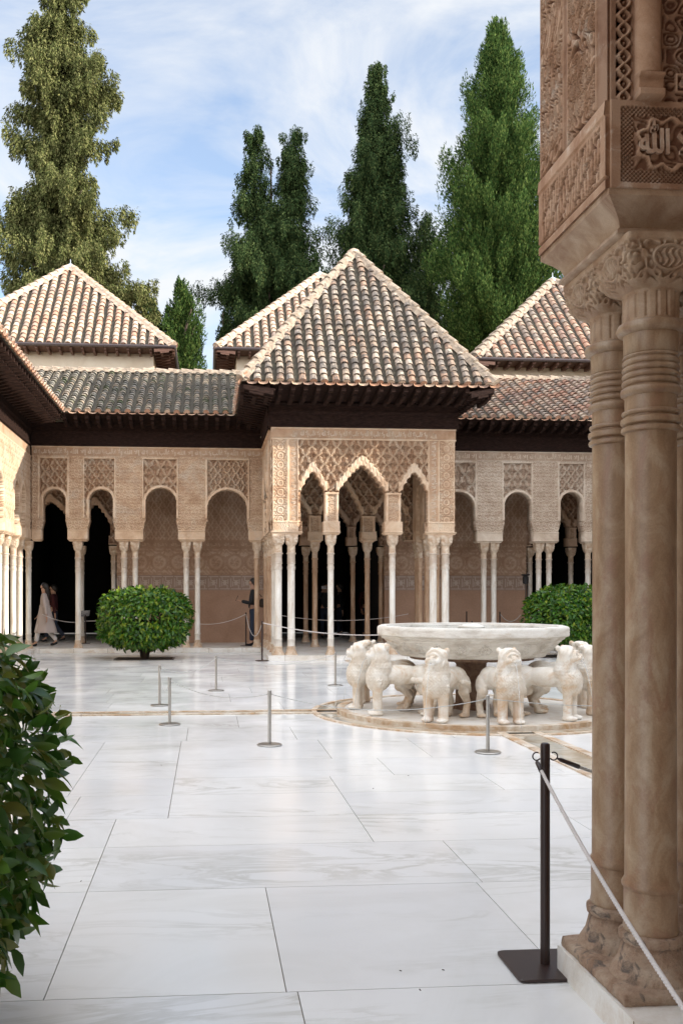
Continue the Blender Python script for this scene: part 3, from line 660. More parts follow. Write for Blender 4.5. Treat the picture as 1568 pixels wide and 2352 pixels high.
for t_, o_, xs, sp in ((westL, oL, [180, 285.5, 311, 428, 454, 590], gapspans(LX0, 1.42, LA)), (westR, oR, [1110, 1133, 1236, 1259.5, 1349], gapspans(5.56, RX1, RA))):
    mt = 'plaster_warm' if t_ is westL else 'plaster_grey'
    corbels(t_, [(a-o_[0], b_-o_[0]) for a, b_ in sp], YF-o_[1]-.025, YF+.34-o_[1], mat=mt, zt=ZB-o_[2]-.002, zb=2.775-o_[2])
    for x in xs: column(t_, *loc(o_, atY(x, 1400, YF+.16)[0], YF+.16, 0), 'amber' if x == 590 else 'slim')
    if t_ is westL: 
        column(t_, *loc(o_, -4.42, YF+.14, 0))
    else:
        for x in (10.85, 11.15): column(t_, *loc(o_, x, YF+.16, 0))
    X0, X1 = (LX0-.1, 1.35) if t_ is westL else (5.6, RX1)
    ox, oy, oz = o_
    wood = 'wood_dark'
    frieze_board(t_, (X0-ox, YF-.03-oy, -oz), (1, 0, 0), (0, -1, 0), X1-X0, 5.13, 5.72, wood, thick=.12)
# gallery interior: back wall, ceiling
YB = 26.0
def backwall(t_, o_, X0, X1, mname='back_wall'):
    ox, oy, oz = o_
    def hf(U_, V_):
        X = U_+X0; h = np.where(V_ > 2.95, sebka(X, V_, .22, .32), 0)
        h = np.where((V_ > 2.0) & (V_ <= 2.72), scroll((X % .52)-.26, V_, .52)*.8, h)
        return np.where(V_ > 1.98, h, 0)
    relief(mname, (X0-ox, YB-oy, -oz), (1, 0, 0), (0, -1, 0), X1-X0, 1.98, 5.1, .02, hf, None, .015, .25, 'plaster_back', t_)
    lo = MB(); lo.box(X0-ox, X1-ox, YB-oy-.004, YB+.25-oy, .11-oz, 1.56-oz); lo.build('painted_dado', 'terracotta', t_)
    dd = MB(); dd.box(X0-ox, X1-ox, YB-oy-.008, YB+.25-oy, 1.56-oz, 1.98-oz); q = dd.build('star_band', 'dado_dark', t_)
    st = MB(); n = int((X1-X0)/.3)
    for i in range(n):
        xc = X0+(i+.5)*(X1-X0)/n-ox; yy = YB-oy-.012
        for (dx, dz, w_, h_) in ((0, .17, .14, .012), (0, -.17, .14, .012), (-.14, 0, .012, .12), (.0, .06, .06, .012), (-.07, .11, .012, .05), (.07, -.11, .012, .05), (0, -.06, .06, .012), (.09, .03, .012, .07), (-.09, -.03, .012, .07)):
            st.box(xc+dx-w_, xc+dx+w_, yy, yy+.003, 1.77+dz-h_-oz, 1.77+dz+h_-oz)
        st.obox((xc, yy, 1.77-oz), (.035, 0, .035), (0, .0015, 0), (-.035, 0, .035))
    st.build('star_lattice', 'dado_light', q)
    tx = MB(); n = int((X1-X0)/.45)
    for i in range(n): write(tx, MOTTO, (X0-ox+i*(X1-X0)/n+.03, YB-oy-.002, 2.76-oz), (1, 0, 0), (0, -1, 0), .38, .14, .006)
    tx.build('inscription', 'plaster_warm', t_)
backwall(westL, oL, -2.46, 1.9); backwall(westR, oR, 4.97, 9.05)
def muq_wall(t_, o_, name, O, U, Nn, Wd, z0, z1, arches, res=.016, mat='plaster_warm', depth=.022, thick=.30, blocks=True, cart=True, edge=None):
    """arches: (centre u, half width, spring z, apex z)"""
    def hf(U_, V_):
        h = np.where(V_ < 9, sebka(U_-arches[len(arches)//2][0], V_-3.95, .28, .38)*4.0-3.0, 0)
        for (uc, w, zs, za) in arches:
            s = V_-muq_out(U_, uc, w, zs, za); du = np.abs(U_-uc)
            fr = du/.085-np.floor(du/.085); f2 = du/.085+.5; f2 = f2-np.floor(f2); tier = s > .11
            lobe = np.where(tier, np.sqrt(np.clip(1-(2*f2-1)**2, 0, 1)), np.sqrt(np.clip(1-(2*fr-1)**2, 0, 1)))
            near = (du < w+.06) & (s > 0) & (s < .19+.035*lobe)
            h = np.where(near, np.where(tier, 1.3, .8)+.9*lobe, h)
        for i in range(len(arches)-1):
            a = arches[i][0]+arches[i][1]; b_ = arches[i+1][0]-arches[i+1][1]; zs = min(arches[i][2], arches[i+1][2])
            pc = (a+b_)/2; pw = (b_-a)/2; du = np.abs(U_-pc)
            pil = (du < pw) & (V_ < zs-.02)
            h = np.where(pil, np.where(du > pw-.055, 1.2+.8*np.sqrt(np.clip(1-((du-pw+.028)/.028)**2, 0, 1)), vine(U_-pc, V_, .13, 5)*.8), h)
            h = np.where((du < pw+.04) & (np.abs(V_-zs+.02) < .02), 2.4, h)
            h = np.where((du < pw+.03) & (V_ < 3.06), 2.0+.5*sst(0, .5, np.sin(U_*190+2*np.sin(V_*60))), h)
        for (a, b_, kd) in (edge or []):
            inn = (U_ > a) & (U_ < b_)
            c = (a+b_)/2
            h = np.where(inn, scroll(U_-c, V_, .20)*1.1 if kd == 'scroll' else .15, h)
            h = np.where((np.abs(U_-a) < .012) | (np.abs(U_-b_) < .012), 1.5, h)
            h = np.where(inn & (V_ < 3.06), 1.6+.7*sst(0, .5, np.sin(U_*150+2*np.sin(V_*60))), h)
            h = np.where(inn & (V_ > 3.03) & (V_ < 3.06), 2.6, h)
        if cart: h = np.where(V_ < 2.845, 2.6, h)
        if z1 > 5: h = np.where(V_ > 4.86, .0, h); h = np.where((np.abs(V_-4.88) < .015) | (V_ > z1-.03), 1.7, h)
        return h
    def mf(U_, V_):
        op = np.zeros_like(U_, bool)
        for (uc, w, zs, za) in arches:
            du = np.abs(U_-uc); op |= (du < np.where(V_ < 3.06, w-.035, w)) & (V_ < np.where(V_ < zs, 99, muq_out(U_, uc, w, zs, za)))
        return op
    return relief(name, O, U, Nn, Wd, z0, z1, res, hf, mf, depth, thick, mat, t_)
# dark openings in the back wall, left end
muq_wall(westL, oL, 'hall_arches', (-5.4-oL[0], YB-oL[1], -oL[2]), (1, 0, 0), (0, -1, 0), 2.94, ZB, 5.1, [(1.15, .62, 3.35, 3.95), (2.36, .40, 3.35, 3.9)], .02, 'plaster_back')
column(westL, *loc(oL, -3.43, YB+.14)); column(westL, *loc(oL, -2.56, YB+.14))
muq_wall(westR, oR, 'hall_arches', (9.05-oR[0], YB-oR[1], -oR[2]), (1, 0, 0), (0, -1, 0), 2.9, ZB, 5.1, [(.68, .55, 3.35, 4.05), (2.0, .55, 3.35, 4.05)], .02, 'plaster_back')
column(westR, *loc(oR, 9.2, YB+.14)); column(westR, *loc(oR, 10.4, YB+.14))
for t_, o_, X0, X1 in ((westL, oL, -5.4, 1.8), (westR, oR, 5.1, 12.)):
    c = MB(); c.box(X0-o_[0], X1-o_[0], YF+.34-o_[1], YB-o_[1], 5.1-o_[2], 5.2-o_[2]); c.build('ceiling', 'wood_dark', t_)
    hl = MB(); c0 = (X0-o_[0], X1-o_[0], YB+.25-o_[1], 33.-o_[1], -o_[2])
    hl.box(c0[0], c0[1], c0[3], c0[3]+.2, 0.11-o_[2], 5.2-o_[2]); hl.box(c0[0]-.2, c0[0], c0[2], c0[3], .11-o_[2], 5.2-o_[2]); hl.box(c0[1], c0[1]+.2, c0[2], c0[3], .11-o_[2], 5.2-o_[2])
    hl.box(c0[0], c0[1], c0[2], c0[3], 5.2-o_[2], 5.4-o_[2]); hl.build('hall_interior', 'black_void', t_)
    up = MB(); up.box(X0-o_[0], X1-o_[0], YB-o_[1]+.01, YB+.3-o_[1], 5.41-o_[2], 7.3-o_[2]); up.build('upper_wall', 'cream_wall', t_)
# roofs of the wings
ZE, ZR, YE, YR = 5.83, 7.55, 22.72, 26.05
tile_slope(westL, [loc(oL, -3.42, YE, ZE), loc(oL, 1.6, YE, ZE), loc(oL, 1.6, YR, ZR), loc(oL, -6.9, YR, ZR)], 'tiles_grey')
ridge(westL, loc(oL, -7, YR, ZR+.02), loc(oL, 1.4, YR, ZR+.02), 'mortar', .08)
eave(westL, loc(oL, -3.4, YE+.03, 0)[:2], loc(oL, 1.3, YE+.03, 0)[:2], (0, 1), YF-.15-YE, ZE-.05-oL[2], 5.66-oL[2])
tile_slope(westR, [loc(oR, 5.3, YE, ZE), loc(oR, 10.3, YE, ZE), loc(oR, 14., YR, ZR), loc(oR, 5.3, YR, ZR)], 'tiles_red')
ridge(westR, loc(oR, 5.3, YR, ZR+.02), loc(oR, 12.5, YR, ZR+.02), 'mortar', .08)
eave(westR, loc(oR, 5.7, YE+.03, 0)[:2], loc(oR, 10.9, YE+.03, 0)[:2], (0, 1), YF-.15-YE, ZE-.05-oR[2], 5.66-oR[2])
# ------------------------------------------------------------------ the central pavilion
PX0, PX1, PY = 1.41, 5.54, 20.55
pav = thing('pavilion', 'square arcaded pavilion with steep pyramidal tiled roof in the middle of the far side', 'pavilion', (3.475, 22.1, .11)); oP = tuple(pav.location)
def X2u(x): return x-PX0
WP = PX1-PX0
muq_wall(pav, oP, 'front_wall', (PX0-oP[0], PY-oP[1], -oP[2]), (1, 0, 0), (0, -1, 0), WP, ZB, ZT,
         [(X2u(2.33), .265, 3.70, 4.14), (X2u(3.43), .53, 3.70, 4.28), (X2u(4.60), .30, 3.70, 4.14)], .0125, edge=[(.045, .36, 'scroll'), (.385, .60, 'txt'), (WP-.62, WP-.40, 'txt'), (WP-.38, WP-.045, 'scroll')])
tx = MB(); u0, u1 = PX0+.62, PX1-.64; n = 6
for i in range(n): write(tx, MOTTO, (u0+(u1-u0)*i/n+.02-oP[0], PY-oP[1], 4.905-oP[2]), (1, 0, 0), (0, -1, 0), (u1-u0)/n-.03, .205, .008)
for uc in (PX0+.405, PX1-.60):          # vertical inscription strips, read sideways
    for i in range(5):
        write(tx, MOTTO, (uc+.175-oP[0], PY-oP[1], 3.08+i*.36-oP[2]), (0, 0, 1), (0, -1, 0), .33, .16, .008, (-1, 0, 0))
    write(tx, WORDS['allah'], (uc+.02-oP[0], PY-oP[1], 4.92-oP[2]), (1, 0, 0), (0, -1, 0), .14, .13, .008)
tx.build('inscription', 'letters', pav)
side_arches = [(.78, .16, 3.7, 4.05), (1.56, .42, 3.7, 4.28), (2.48, .22, 3.7, 4.1)]
for sx, xx, nn in ((-1, PX0, (-1, 0, 0)), (1, PX1, (1, 0, 0))):
    muq_wall(pav, oP, 'side_wall', (xx-oP[0], PY+.31-oP[1], -oP[2]), (0, 1, 0), nn, YF-PY-.31, ZB, ZT, [(a-.31, w, s, z) for a, w, s, z in side_arches], .016, edge=[(.0, .28, 'scroll')])
ys = [PY+.31]+[PY+v for a in side_arches for v in (a[0]-a[1]+.035, a[0]+a[1]-.035)]+[YF]
sps = [(ys[i]-oP[1], ys[i+1]-oP[1]) for i in range(0, len(ys), 2)]
corbels(pav, [(a-.012, b_+.012) for a, b_ in sps], PX0-.03-oP[0], PX0+.30-oP[0], 'y', zt=ZB-.002-oP[2], zb=2.775-oP[2])
corbels(pav, [(a-.012, b_+.012) for a, b_ in sps], PX1-.30-oP[0], PX1+.03-oP[0], 'y', zt=ZB-.002-oP[2], zb=2.775-oP[2])
fx = [PX0, 2.33-.23, 2.33+.23, 3.43-.495, 3.43+.495, 4.60-.265, 4.60+.265, PX1]
corbels(pav, [(fx[i]-oP[0]-.012, fx[i+1]-oP[0]+.012) for i in range(0, 8, 2)], PY-.045-oP[1], PY+.29-oP[1], zt=ZB-.002-oP[2], zb=2.775-oP[2])
for x in (1.575, 1.865, 5.055, 5.335): column(pav, *loc(oP, x, PY+.13), 'stout')
for x in (2.745, 4.13): column(pav, *loc(oP, x, PY+.13))
for y in (PY+.44, 21.66, 22.62, 23.42):
    column(pav, *loc(oP, 1.56, y), 'slim' if y < 22 else 'amber'); column(pav, *loc(oP, 5.38, y), 'amber')
# inner arcade plane behind the pavilion, and hall opening
muq_wall(pav, oP, 'inner_arcade', (1.42-oP[0], YF+.02-oP[1], -oP[2]), (1, 0, 0), (0, -1, 0), 4.12, ZB, 5.1, [(.76, .40, 3.45, 4.0), (2.0, .52, 3.45, 4.3), (3.26, .40, 3.45, 4.0)], .016)
for x in (2.75, 4.10, 1.5, 5.4): column(pav, *loc(oP, x, YF+.18), 'amber')
corbels(pav, [(2.75-.17-oP[0], 2.75+.17-oP[0]), (4.10-.17-oP[0], 4.10+.17-oP[0])], YF-oP[1], YF+.32-oP[1], zt=ZB-.002-oP[2], zb=2.775-oP[2])
muq_wall(pav, oP, 'hall_arches', (1.9-oP[0], YB-oP[1]+.03, -oP[2]), (1, 0, 0), (0, -1, 0), 3.07, ZB, 5.1, [(.4, .32, 3.35, 3.8), (1.52, .52, 3.35, 4.0), (2.62, .36, 3.35, 3.8)], .02, 'plaster_back')
for x in (2.77, 4.10, 4.9): column(pav, *loc(oP, x, YB+.16), 'amber')
c = MB(); c.box(1.8-oP[0], 5.1-oP[0], YF+.37-oP[1], YB-oP[1], 5.11-oP[2], 5.2-oP[2]); c.box(PX0+.02-oP[0], PX1-.02-oP[0], PY+.02-oP[1], YF-.02-oP[1], 5.14-oP[2], 5.24-oP[2])
c.box(1.7-oP[0], 5.3-oP[0], 32.8-oP[1], 33-oP[1], .11-oP[2], 5.3-oP[2]); c.box(1.7-oP[0], 5.3-oP[0], 26.3-oP[1], 33-oP[1], 5.21-oP[2], 5.4-oP[2]); c.build('ceiling', 'wood_dark', pav)
frieze_board(pav, (PX0-.05-oP[0], PY-.03-oP[1], -oP[2]), (1, 0, 0), (0, -1, 0), WP+.1, 5.13, 5.68, thick=.15)
frieze_board(pav, (PX0-.05-oP[0], PY+.125-oP[1], -oP[2]), (0, 1, 0), (-1, 0, 0), YF-PY-.12, 5.13, 5.68, thick=.15)
frieze_board(pav, (PX1+.05-oP[0], PY+.125-oP[1], -oP[2]), (0, 1, 0), (1, 0, 0), YF-PY-.12, 5.13, 5.68, thick=.15)
PE = [(.70, 19.35), (6.06, 19.35), (6.06, 25.2), (.70, 25.2)]; PZE = 5.88; APX = (3.50, 22.2, 9.62)
e3 = [loc(oP, x, y, PZE) for x, y in PE]; ap = loc(oP, *APX)
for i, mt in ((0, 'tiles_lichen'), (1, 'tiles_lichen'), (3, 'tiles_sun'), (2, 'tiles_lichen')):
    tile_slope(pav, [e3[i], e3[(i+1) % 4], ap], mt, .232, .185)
for i in range(4): ridge(pav, e3[i], ap, 'mortar', .085, 'hip_cap')
fb = MB(); fb.lathe([(.17, ap[2]-.02), (.14, ap[2]+.05), (.04, ap[2]+.10)], 8, (ap[0], ap[1])); fb.build('finial', 'mortar_sun', pav)
eave(pav, loc(oP, .74, 19.39, 0)[:2], loc(oP, 6.02, 19.39, 0)[:2], (0, 1), 1.1, PZE-.06-oP[2], 5.70-oP[2])
eave(pav, loc(oP, .74, 24.5, 0)[:2], loc(oP, .74, 19.39, 0)[:2], (1, 0), .68, PZE-.064-oP[2], 5.69-oP[2])
eave(pav, loc(oP, 6.02, 19.39, 0)[:2], loc(oP, 6.02, 24.5, 0)[:2], (-1, 0), .5, PZE-.064-oP[2], 5.69-oP[2])
# ------------------------------------------------------------------ side galleries (left one seen in sun, right one casts the court's shade)
def side_gallery(name, label, XW, sgn, colmat, res, ycols, piers):
    """sgn +1: gallery left of the court, front face looks to +X"""
    t_ = thing(name, label, 'gallery', (XW-sgn*.5, 12, .11)); o_ = tuple(t_.location)
    y0, y1 = 8.0, YF+.02
    cs = [((a+b_)/2-y0, (b_-a)/2) for a, b_ in piers]
    def hf(U_, V_):
        h = vine(U_, V_, .21, 5)*.95
        for uc, w in cs: 
            sd_ = ring_band(U_, V_, uc, w, 4.05); h = np.where((V_ > 3.35) & (sd_ < .07) & (sd_ > 0), 1.5, h)
        h = np.where(V_ > 4.86, .2, h); h = np.where((V_ < 3.06), 1.4, h); h = np.where(np.abs(V_-4.88) < .015, 1.6, h); return h
    def mf(U_, V_):
        op = np.zeros_like(U_, bool)
        for uc, w in cs: op |= ring_arch(U_, V_, uc, w, 4.05, 3.32, w+.03)
        return op
    YS = 3 if sgn > 0 else -12
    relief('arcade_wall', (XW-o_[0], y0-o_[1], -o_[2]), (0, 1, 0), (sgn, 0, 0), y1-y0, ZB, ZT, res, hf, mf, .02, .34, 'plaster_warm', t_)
    e = [y0]+[v for a, b_ in piers for v in (a-.03, b_+.03)]+[y1]; sp = [(e[i]-o_[1], e[i+1]-o_[1]) for i in range(0, len(e), 2) if e[i+1]-e[i] > .1]
    xa, xb = sorted((XW+sgn*.025-o_[0], XW-sgn*.34-o_[0])); corbels(t_, sp, xa, xb, 'y', zt=ZB-.002-o_[2], zb=2.775-o_[2])
    for y in ycols: column(t_, *loc(o_, XW-sgn*.15, y))
    frieze_board(t_, (XW+sgn*.03-o_[0], y0-o_[1], -o_[2]), (0, 1, 0), (sgn, 0, 0), y1-y0-.1, 5.13, 5.72, thick=.12)
    bw = MB(); x0, x1 = sorted((XW-sgn*2.9-o_[0], XW-sgn*3.1-o_[0])); bw.box(x0, x1, YS-o_[1], 26-o_[1], .11-o_[2], 7.3-o_[2]); bw.build('back_wall', 'cream_wall', t_)
    cl = MB(); x0, x1 = sorted((XW-sgn*.34-o_[0], XW-sgn*2.9-o_[0])); cl.box(x0, x1, YS-o_[1], 23.3-o_[1], 5.14-o_[2], 5.24-o_[2]); cl.build('ceiling', 'wood_dark', t_)
    xe = XW+sgn*.93; xr = XW-sgn*2.5
    ya = 22.75; A = loc(o_, xe, ya if sgn > 0 else YS, ZE); B = loc(o_, xe, YS if sgn > 0 else ya, ZE)
    c3 = loc(o_, xr, YS if sgn > 0 else 26.05, ZR); c4 = loc(o_, xr, 26.05 if sgn > 0 else YS, ZR)
    tile_slope(t_, [A, B, c3, c4], 'tiles_sun' if sgn > 0 else 'tiles_red')
    ridge(t_, loc(o_, xr, YS, ZR+.02), loc(o_, xr, 26.05, ZR+.02), 'mortar_sun', .08)
    if sgn > 0: eave(t_, loc(o_, xe-.03, 22.8, 0)[:2], loc(o_, xe-.03, YS, 0)[:2], (-1, 0), .80, ZE-.05-o_[2], 5.66-o_[2])
    else: eave(t_, loc(o_, xe+.03, YS, 0)[:2], loc(o_, xe+.03, 22.8, 0)[:2], (1, 0), .80, ZE-.05-o_[2], 5.66-o_[2])
    if sgn < 0:
        us = MB(); us.box(XW+3.1-o_[0], XW+8-o_[0], 15.8-o_[1], 27-o_[1], .11-o_[2], 9.4-o_[2]); us.box(XW+3.1-o_[0], XW+8-o_[0], -9-o_[1], 1.5-o_[1], .11-o_[2], 9.9-o_[2]); us.build('shade_blocks', 'cream_wall', t_)  # unseen blocks added to keep sun off the pavilion front and near pier
        w2 = MB(); w2.box(XW+.01-o_[0], XW+.34-o_[0], YS-o_[1], 7.98-o_[1], 2.82-o_[2], 5.13-o_[2]); w2.build('upper_wall', 'plaster_warm', t_)
    return t_
lg = side_gallery('arcade_gallery', 'sunlit carved plaster arcade running along the left side of the court', -4.36, 1, None, .022,
             [9.0, 10.6, 12.2, 13.9, 14.2, 15.8, 16.1, 17.6, 19.2, 19.5, 20.75, 21.5, 22.35, 23.1], [(9.2, 10.4), (10.8, 12.0), (12.4, 13.7), (14.4, 15.6), (16.3, 17.4), (17.8, 19.0), (19.75, 20.5), (21.65, 22.15), (22.45, 22.9)])
rgal = side_gallery('arcade_gallery', 'carved arcade on the right side of the court, closing it behind the near columns', 11.4, -1, None, .045,
             [9.0, 10.6, 12.2, 13.9, 15.8, 17.6, 19.2, 21.0, 23.0], [(9.2, 10.4), (10.8, 12.0), (12.4, 13.7), (14.1, 15.6), (16.0, 17.4), (17.8, 19.0), (19.4, 20.8), (21.2, 22.8)])
# ------------------------------------------------------------------ hall towers with pyramid roofs
def tower(label, xc, yf, half, ze, za, inset, mat, capmat, zwall=6.9):
    t_ = thing('hall_tower', label, 'tower', (xc, yf+half, zwall)); o_ = tuple(t_.location)
    E = [(xc-half, yf), (xc+half, yf), (xc+half, yf+2*half), (xc-half, yf+2*half)]; ap = loc(o_, xc, yf+half, za)
    e3 = [loc(o_, x, y, ze) for x, y in E]
    for i in range(4): tile_slope(t_, [e3[i], e3[(i+1) % 4], ap], mat, .30, .25, rad=.102)
    for i in range(4): ridge(t_, e3[i], ap, capmat, .12, 'hip_cap')
    f_ = MB(); f_.lathe([(.22, ap[2]-.05), (.16, ap[2]+.06), (.04, ap[2]+.14), (.015, ap[2]+.16), (.012, ap[2]+.30)], 8, (ap[0], ap[1])); f_.build('finial', 'lead', t_)
    w_ = MB(); w_.box(-half+inset, half-inset, -half+inset, half-inset, 5.5-zwall, ze-.05-o_[2]); w_.build('wall', 'cream_wall', t_)
    D = [(0, 1), (-1, 0), (0, -1), (1, 0)]
    for i in range(4):
        a, b_ = e3[i][:2], e3[(i+1) % 4][:2]; eave(t_, a, b_, D[i], inset-.02, ze-.03-o_[2], ze-.10-o_[2]-i*.003, 'wood_brown', .36, .04, .05)
    gt = MB(); h = half+.05; z = ze-.03-o_[2]
    q = [(-h, -h, z), (h, -h, z), (h, h, z), (-h, h, z), (-h, -h, z)]
    for i in range(4): gt.tube([q[i], q[i+1]], .055, 8)
    gt.build('gutter', 'gutter', t_); return t_
tower('cream tower with sunlit pyramid tile roof above the left wing', -4.98, 31, 3.88, 9.62, 13.45, .68, 'tiles_sun', 'mortar_sun')
tower('cream tower whose sunlit pyramid roof peeps out behind the pavilion roof', 4.22, 31, 3.9, 9.60, 13.42, .68, 'tiles_sun', 'mortar_sun')
tower('cream tower with red and grey pyramid tile roof above the right wing', 12.04, 28, 3.9, 8.66, 12.40, .68, 'tiles_red', 'mortar')
# ------------------------------------------------------------------ near pavilion corner (right edge of the picture)
NP = thing('pavilion', 'shaded near pavilion corner with brown marble columns at the right edge', 'pavilion', (1.5, 3.3, .105)); oN = tuple(NP.location)
BX, BY0, BY1 = 1.30, 2.94, 3.55          # impost block: left face and its two ends
CXN = BX+.215
def nloc(x, y, z=0): return loc(oN, x, y, z)
def near_left(U_, V_):      # u along +Y (left face, looks to -X)
    Wd = BY1-BY0; h = np.full_like(U_, .5)
    low = V_ < 3.03
    # lower inscription band
    hb = np.maximum(sst(.0, .35, np.sin(U_*235+1.2*np.sin(V_*30+U_*31)))*(np.sin(U_*47+V_*60) > -.55), sst(.1, .5, np.sin(9*(np.cos(U_*60)*np.cos(V_*44)+.5*np.sin(V_*80+U_*50))))*.8)
    h = np.where(low, np.where((V_ < 2.81) | (V_ > 2.985) | (U_ < .04) | (U_ > Wd-.04), .9, hb), h)
    h = np.where(low & (np.abs(V_-2.80) < .006), .2, h)
    h = np.where((V_ > 3.0) & (V_ < 3.05), 1.25-(V_-3.0)*6, h)
    def strip(a, b_, fn, hh):
        i_ = (U_ > a) & (U_ < b_) & ~low & (V_ > 3.06); c = (a+b_)/2
        hh = np.where(i_, np.where((U_-a < .012) | (b_-U_ < .012), .8, fn(U_-c, V_)), hh); return hh
    h = strip(.075, .33, lambda a, v: sst(-.05, .3, np.sin(12*(np.cos(a*56)*np.cos(v*40)+.5*np.sin(v*62+a*40)+.35*np.sin(v*25-a*80)))), h)
    h = strip(.36, .60, lambda a, v: sst(-.05, .3, np.sin(10*(np.cos(a*64+np.sin(v*20)*1.5)*np.cos(v*32)+.6*np.sin(v*40-a*66)))), h)
    return h
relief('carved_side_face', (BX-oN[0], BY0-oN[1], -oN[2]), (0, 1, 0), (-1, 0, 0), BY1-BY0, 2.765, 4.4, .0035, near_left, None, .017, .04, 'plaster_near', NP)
def near_front(U_, V_):     # u along +X (front face, looks to -Y)
    h = np.full_like(U_, .45); low = V_ < 3.05
    bd = low & ((U_ < .075) | (V_ < 2.825) | (V_ > 3.0)); lat = sst(.15, .45, np.abs(np.sin((U_+V_)*220))*np.abs(np.sin((U_-V_)*220)))
    h = np.where(low, .1+.35*sst(-.1, .5, np.sin(7*(np.cos(U_*60)*np.cos(V_*50)+.5*np.sin(V_*70+U_*40)))), h)
    h = np.where(bd, np.where((U_ < .035) | (V_ < 2.785) | (V_ > 3.03), .7, lat*.6), h)
    # cusped cartouche outline
    dx = np.abs(U_-.29)-.12; dz = np.abs(V_-2.912); q = np.hypot(np.maximum(dx, 0), dz)+.009*np.cos(np.arctan2(dz, dx)*8)
    h = np.where(low & (np.abs(q-.075) < .006), .95, h)
    up = ~low
    # guilloche strip
    a = (U_ > .02) & (U_ < .068) & up; yy = (V_/.044) % 1-.5; xx = (U_-.044)/.044; rr = np.hypot(xx, yy); tw = np.abs(xx-.42*np.sin(V_/.044*np.pi)); tw2 = np.abs(xx+.42*np.sin(V_/.044*np.pi))
    h = np.where(a, np.maximum(np.maximum((1-sst(.10, .16, tw))*.9, (1-sst(.10, .16, tw2))*.8), (1-sst(.08, .12, np.hypot(xx, ((V_/.044) % 1)-.5)))*.6), h)
    # engaged colonnette
    c = (U_ > .08) & (U_ < .165) & up; h = np.where(c, .3+2.2*np.sqrt(np.clip(1-((U_-.1225)/.043)**2, 0, 1)), h)
    foot = c & (V_ < 3.13); h = np.where(foot, np.where((V_ < 3.075) | (np.abs(V_-3.12) < .008), 3.0, 2.2), h)
    p = (U_ > .175) & up
    star = (V_-3.02) % .36; x = U_-.30; y = star-.18
    ar = sst(-.1, .4, np.sin(8*(np.cos(x*64)*np.cos(y*60)+.45*np.cos(y*110)*np.cos(x*36))))*.5
    med = np.hypot(x, y-.06); m2 = np.where(med < .055, np.where(np.abs(med-.045) < .007, 1.0, np.where(med < .018, .8, .05)), ar)
    cart = (np.abs(x) < .085) & (np.abs(y+.09) < .032); m2 = np.where(cart, np.where((np.abs(x) > .079) | (np.abs(y+.09) > .026), .95, .0), m2)
    return np.where(p, m2, h)
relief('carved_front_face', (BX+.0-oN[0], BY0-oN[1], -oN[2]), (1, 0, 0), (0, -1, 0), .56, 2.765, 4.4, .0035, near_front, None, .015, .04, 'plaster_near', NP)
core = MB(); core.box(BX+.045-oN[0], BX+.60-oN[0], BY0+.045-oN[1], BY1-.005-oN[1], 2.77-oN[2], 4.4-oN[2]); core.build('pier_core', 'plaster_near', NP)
tx = MB()
write(tx, MOTTO, (BX+.092-oN[0], BY0-oN[1], 2.845-oN[2]), (1, 0, 0), (0, -1, 0), .50, .145, .012)
for k in range(4): write(tx, WORDS['motto'] if k % 2 == 0 else WORDS['ghalib'], (BX+.225-oN[0], BY0-oN[1], 3.02+.36*k+.065-oN[2]), (1, 0, 0), (0, -1, 0), .155, .048, .006)
tx.build('inscription', 'letters_near', NP)
# cavetto impost below the block
def impost_near():
    prof = [(-.0, 2.765), (.0, 2.745), (-.012, 2.735), (-.035, 2.715), (-.058, 2.69), (-.068, 2.665), (-.055, 2.655), (-.052, 2.642), (-.062, 2.634), (-.075, 2.63)]
    x0, x1, y0, y1 = BX-.006, BX+.62, BY0-.006, BY1+.006; mb = MB(); V = []; 
    for (e, z) in prof: V += [(x0-e, y0-e, z), (x1+e, y0-e, z), (x1+e, y1+e, z), (x0-e, y1+e, z)]
    Fc = [(i*4+(k+1) % 4, i*4+k, i*4+4+k, i*4+4+(k+1) % 4) for i in range(len(prof)-1) for k in range(4)]+[(0, 1, 2, 3), tuple(len(V)-1-k for k in range(4))]
    mb.add([(x-oN[0], y-oN[1], z-oN[2]) for x, y, z in V], Fc); o = mb.build('impost', 'marble_oldcap', NP); smooth_by_angle(o, 35)
impost_near()
for (x, y) in ((CXN, 3.10), (CXN, 3.375), (CXN+.32, 3.375), (CXN+.32, 3.10)):
    c_ = column(NP, *nloc(x, y, 0), 'near')
# plinth under the bases, and side slab
pl = MB(); V = []; nn_ = 70; x0, x1, y0, y1 = CXN-.160, CXN+.48, 2.95, 3.49; rows_ = [(.0, .1052), (.004, .115), (.004, .128), (.0, .142), (-.02, .149), (-.30, .150)]
for (e, z) in rows_:
    for k in range(4*nn_):
        q_, f_ = divmod(k, nn_); f_ /= nn_; c4 = [(x0, y0), (x1, y0), (x1, y1), (x0, y1)]; a, b_ = c4[q_], c4[(q_+1) % 4]
        cx, cy = (x0+x1)/2, (y0+y1)/2; x, y = a[0]+(b_[0]-a[0])*f_, a[1]+(b_[1]-a[1])*f_; d_ = Vector((x-cx, y-cy)); d_ = d_*(1+e/.3) if e > -.2 else d_*.01
        nv_ = noise.noise_vector(Vector((x*18, y*18, z*60)))*(.006 if e > -.2 else 0); V.append((cx+d_.x+nv_.x-oN[0], cy+d_.y+nv_.y-oN[1], z+max(-.001, nv_.z*.5)*(z > .11)-oN[2]))
m4 = 4*nn_; pl.add(V, [(i*m4+k, i*m4+(k+1) % m4, (i+1)*m4+(k+1) % m4, (i+1)*m4+k) for i in range(len(rows_)-1) for k in range(m4)]); pl.build('plinth', 'stone_rough', NP, True)
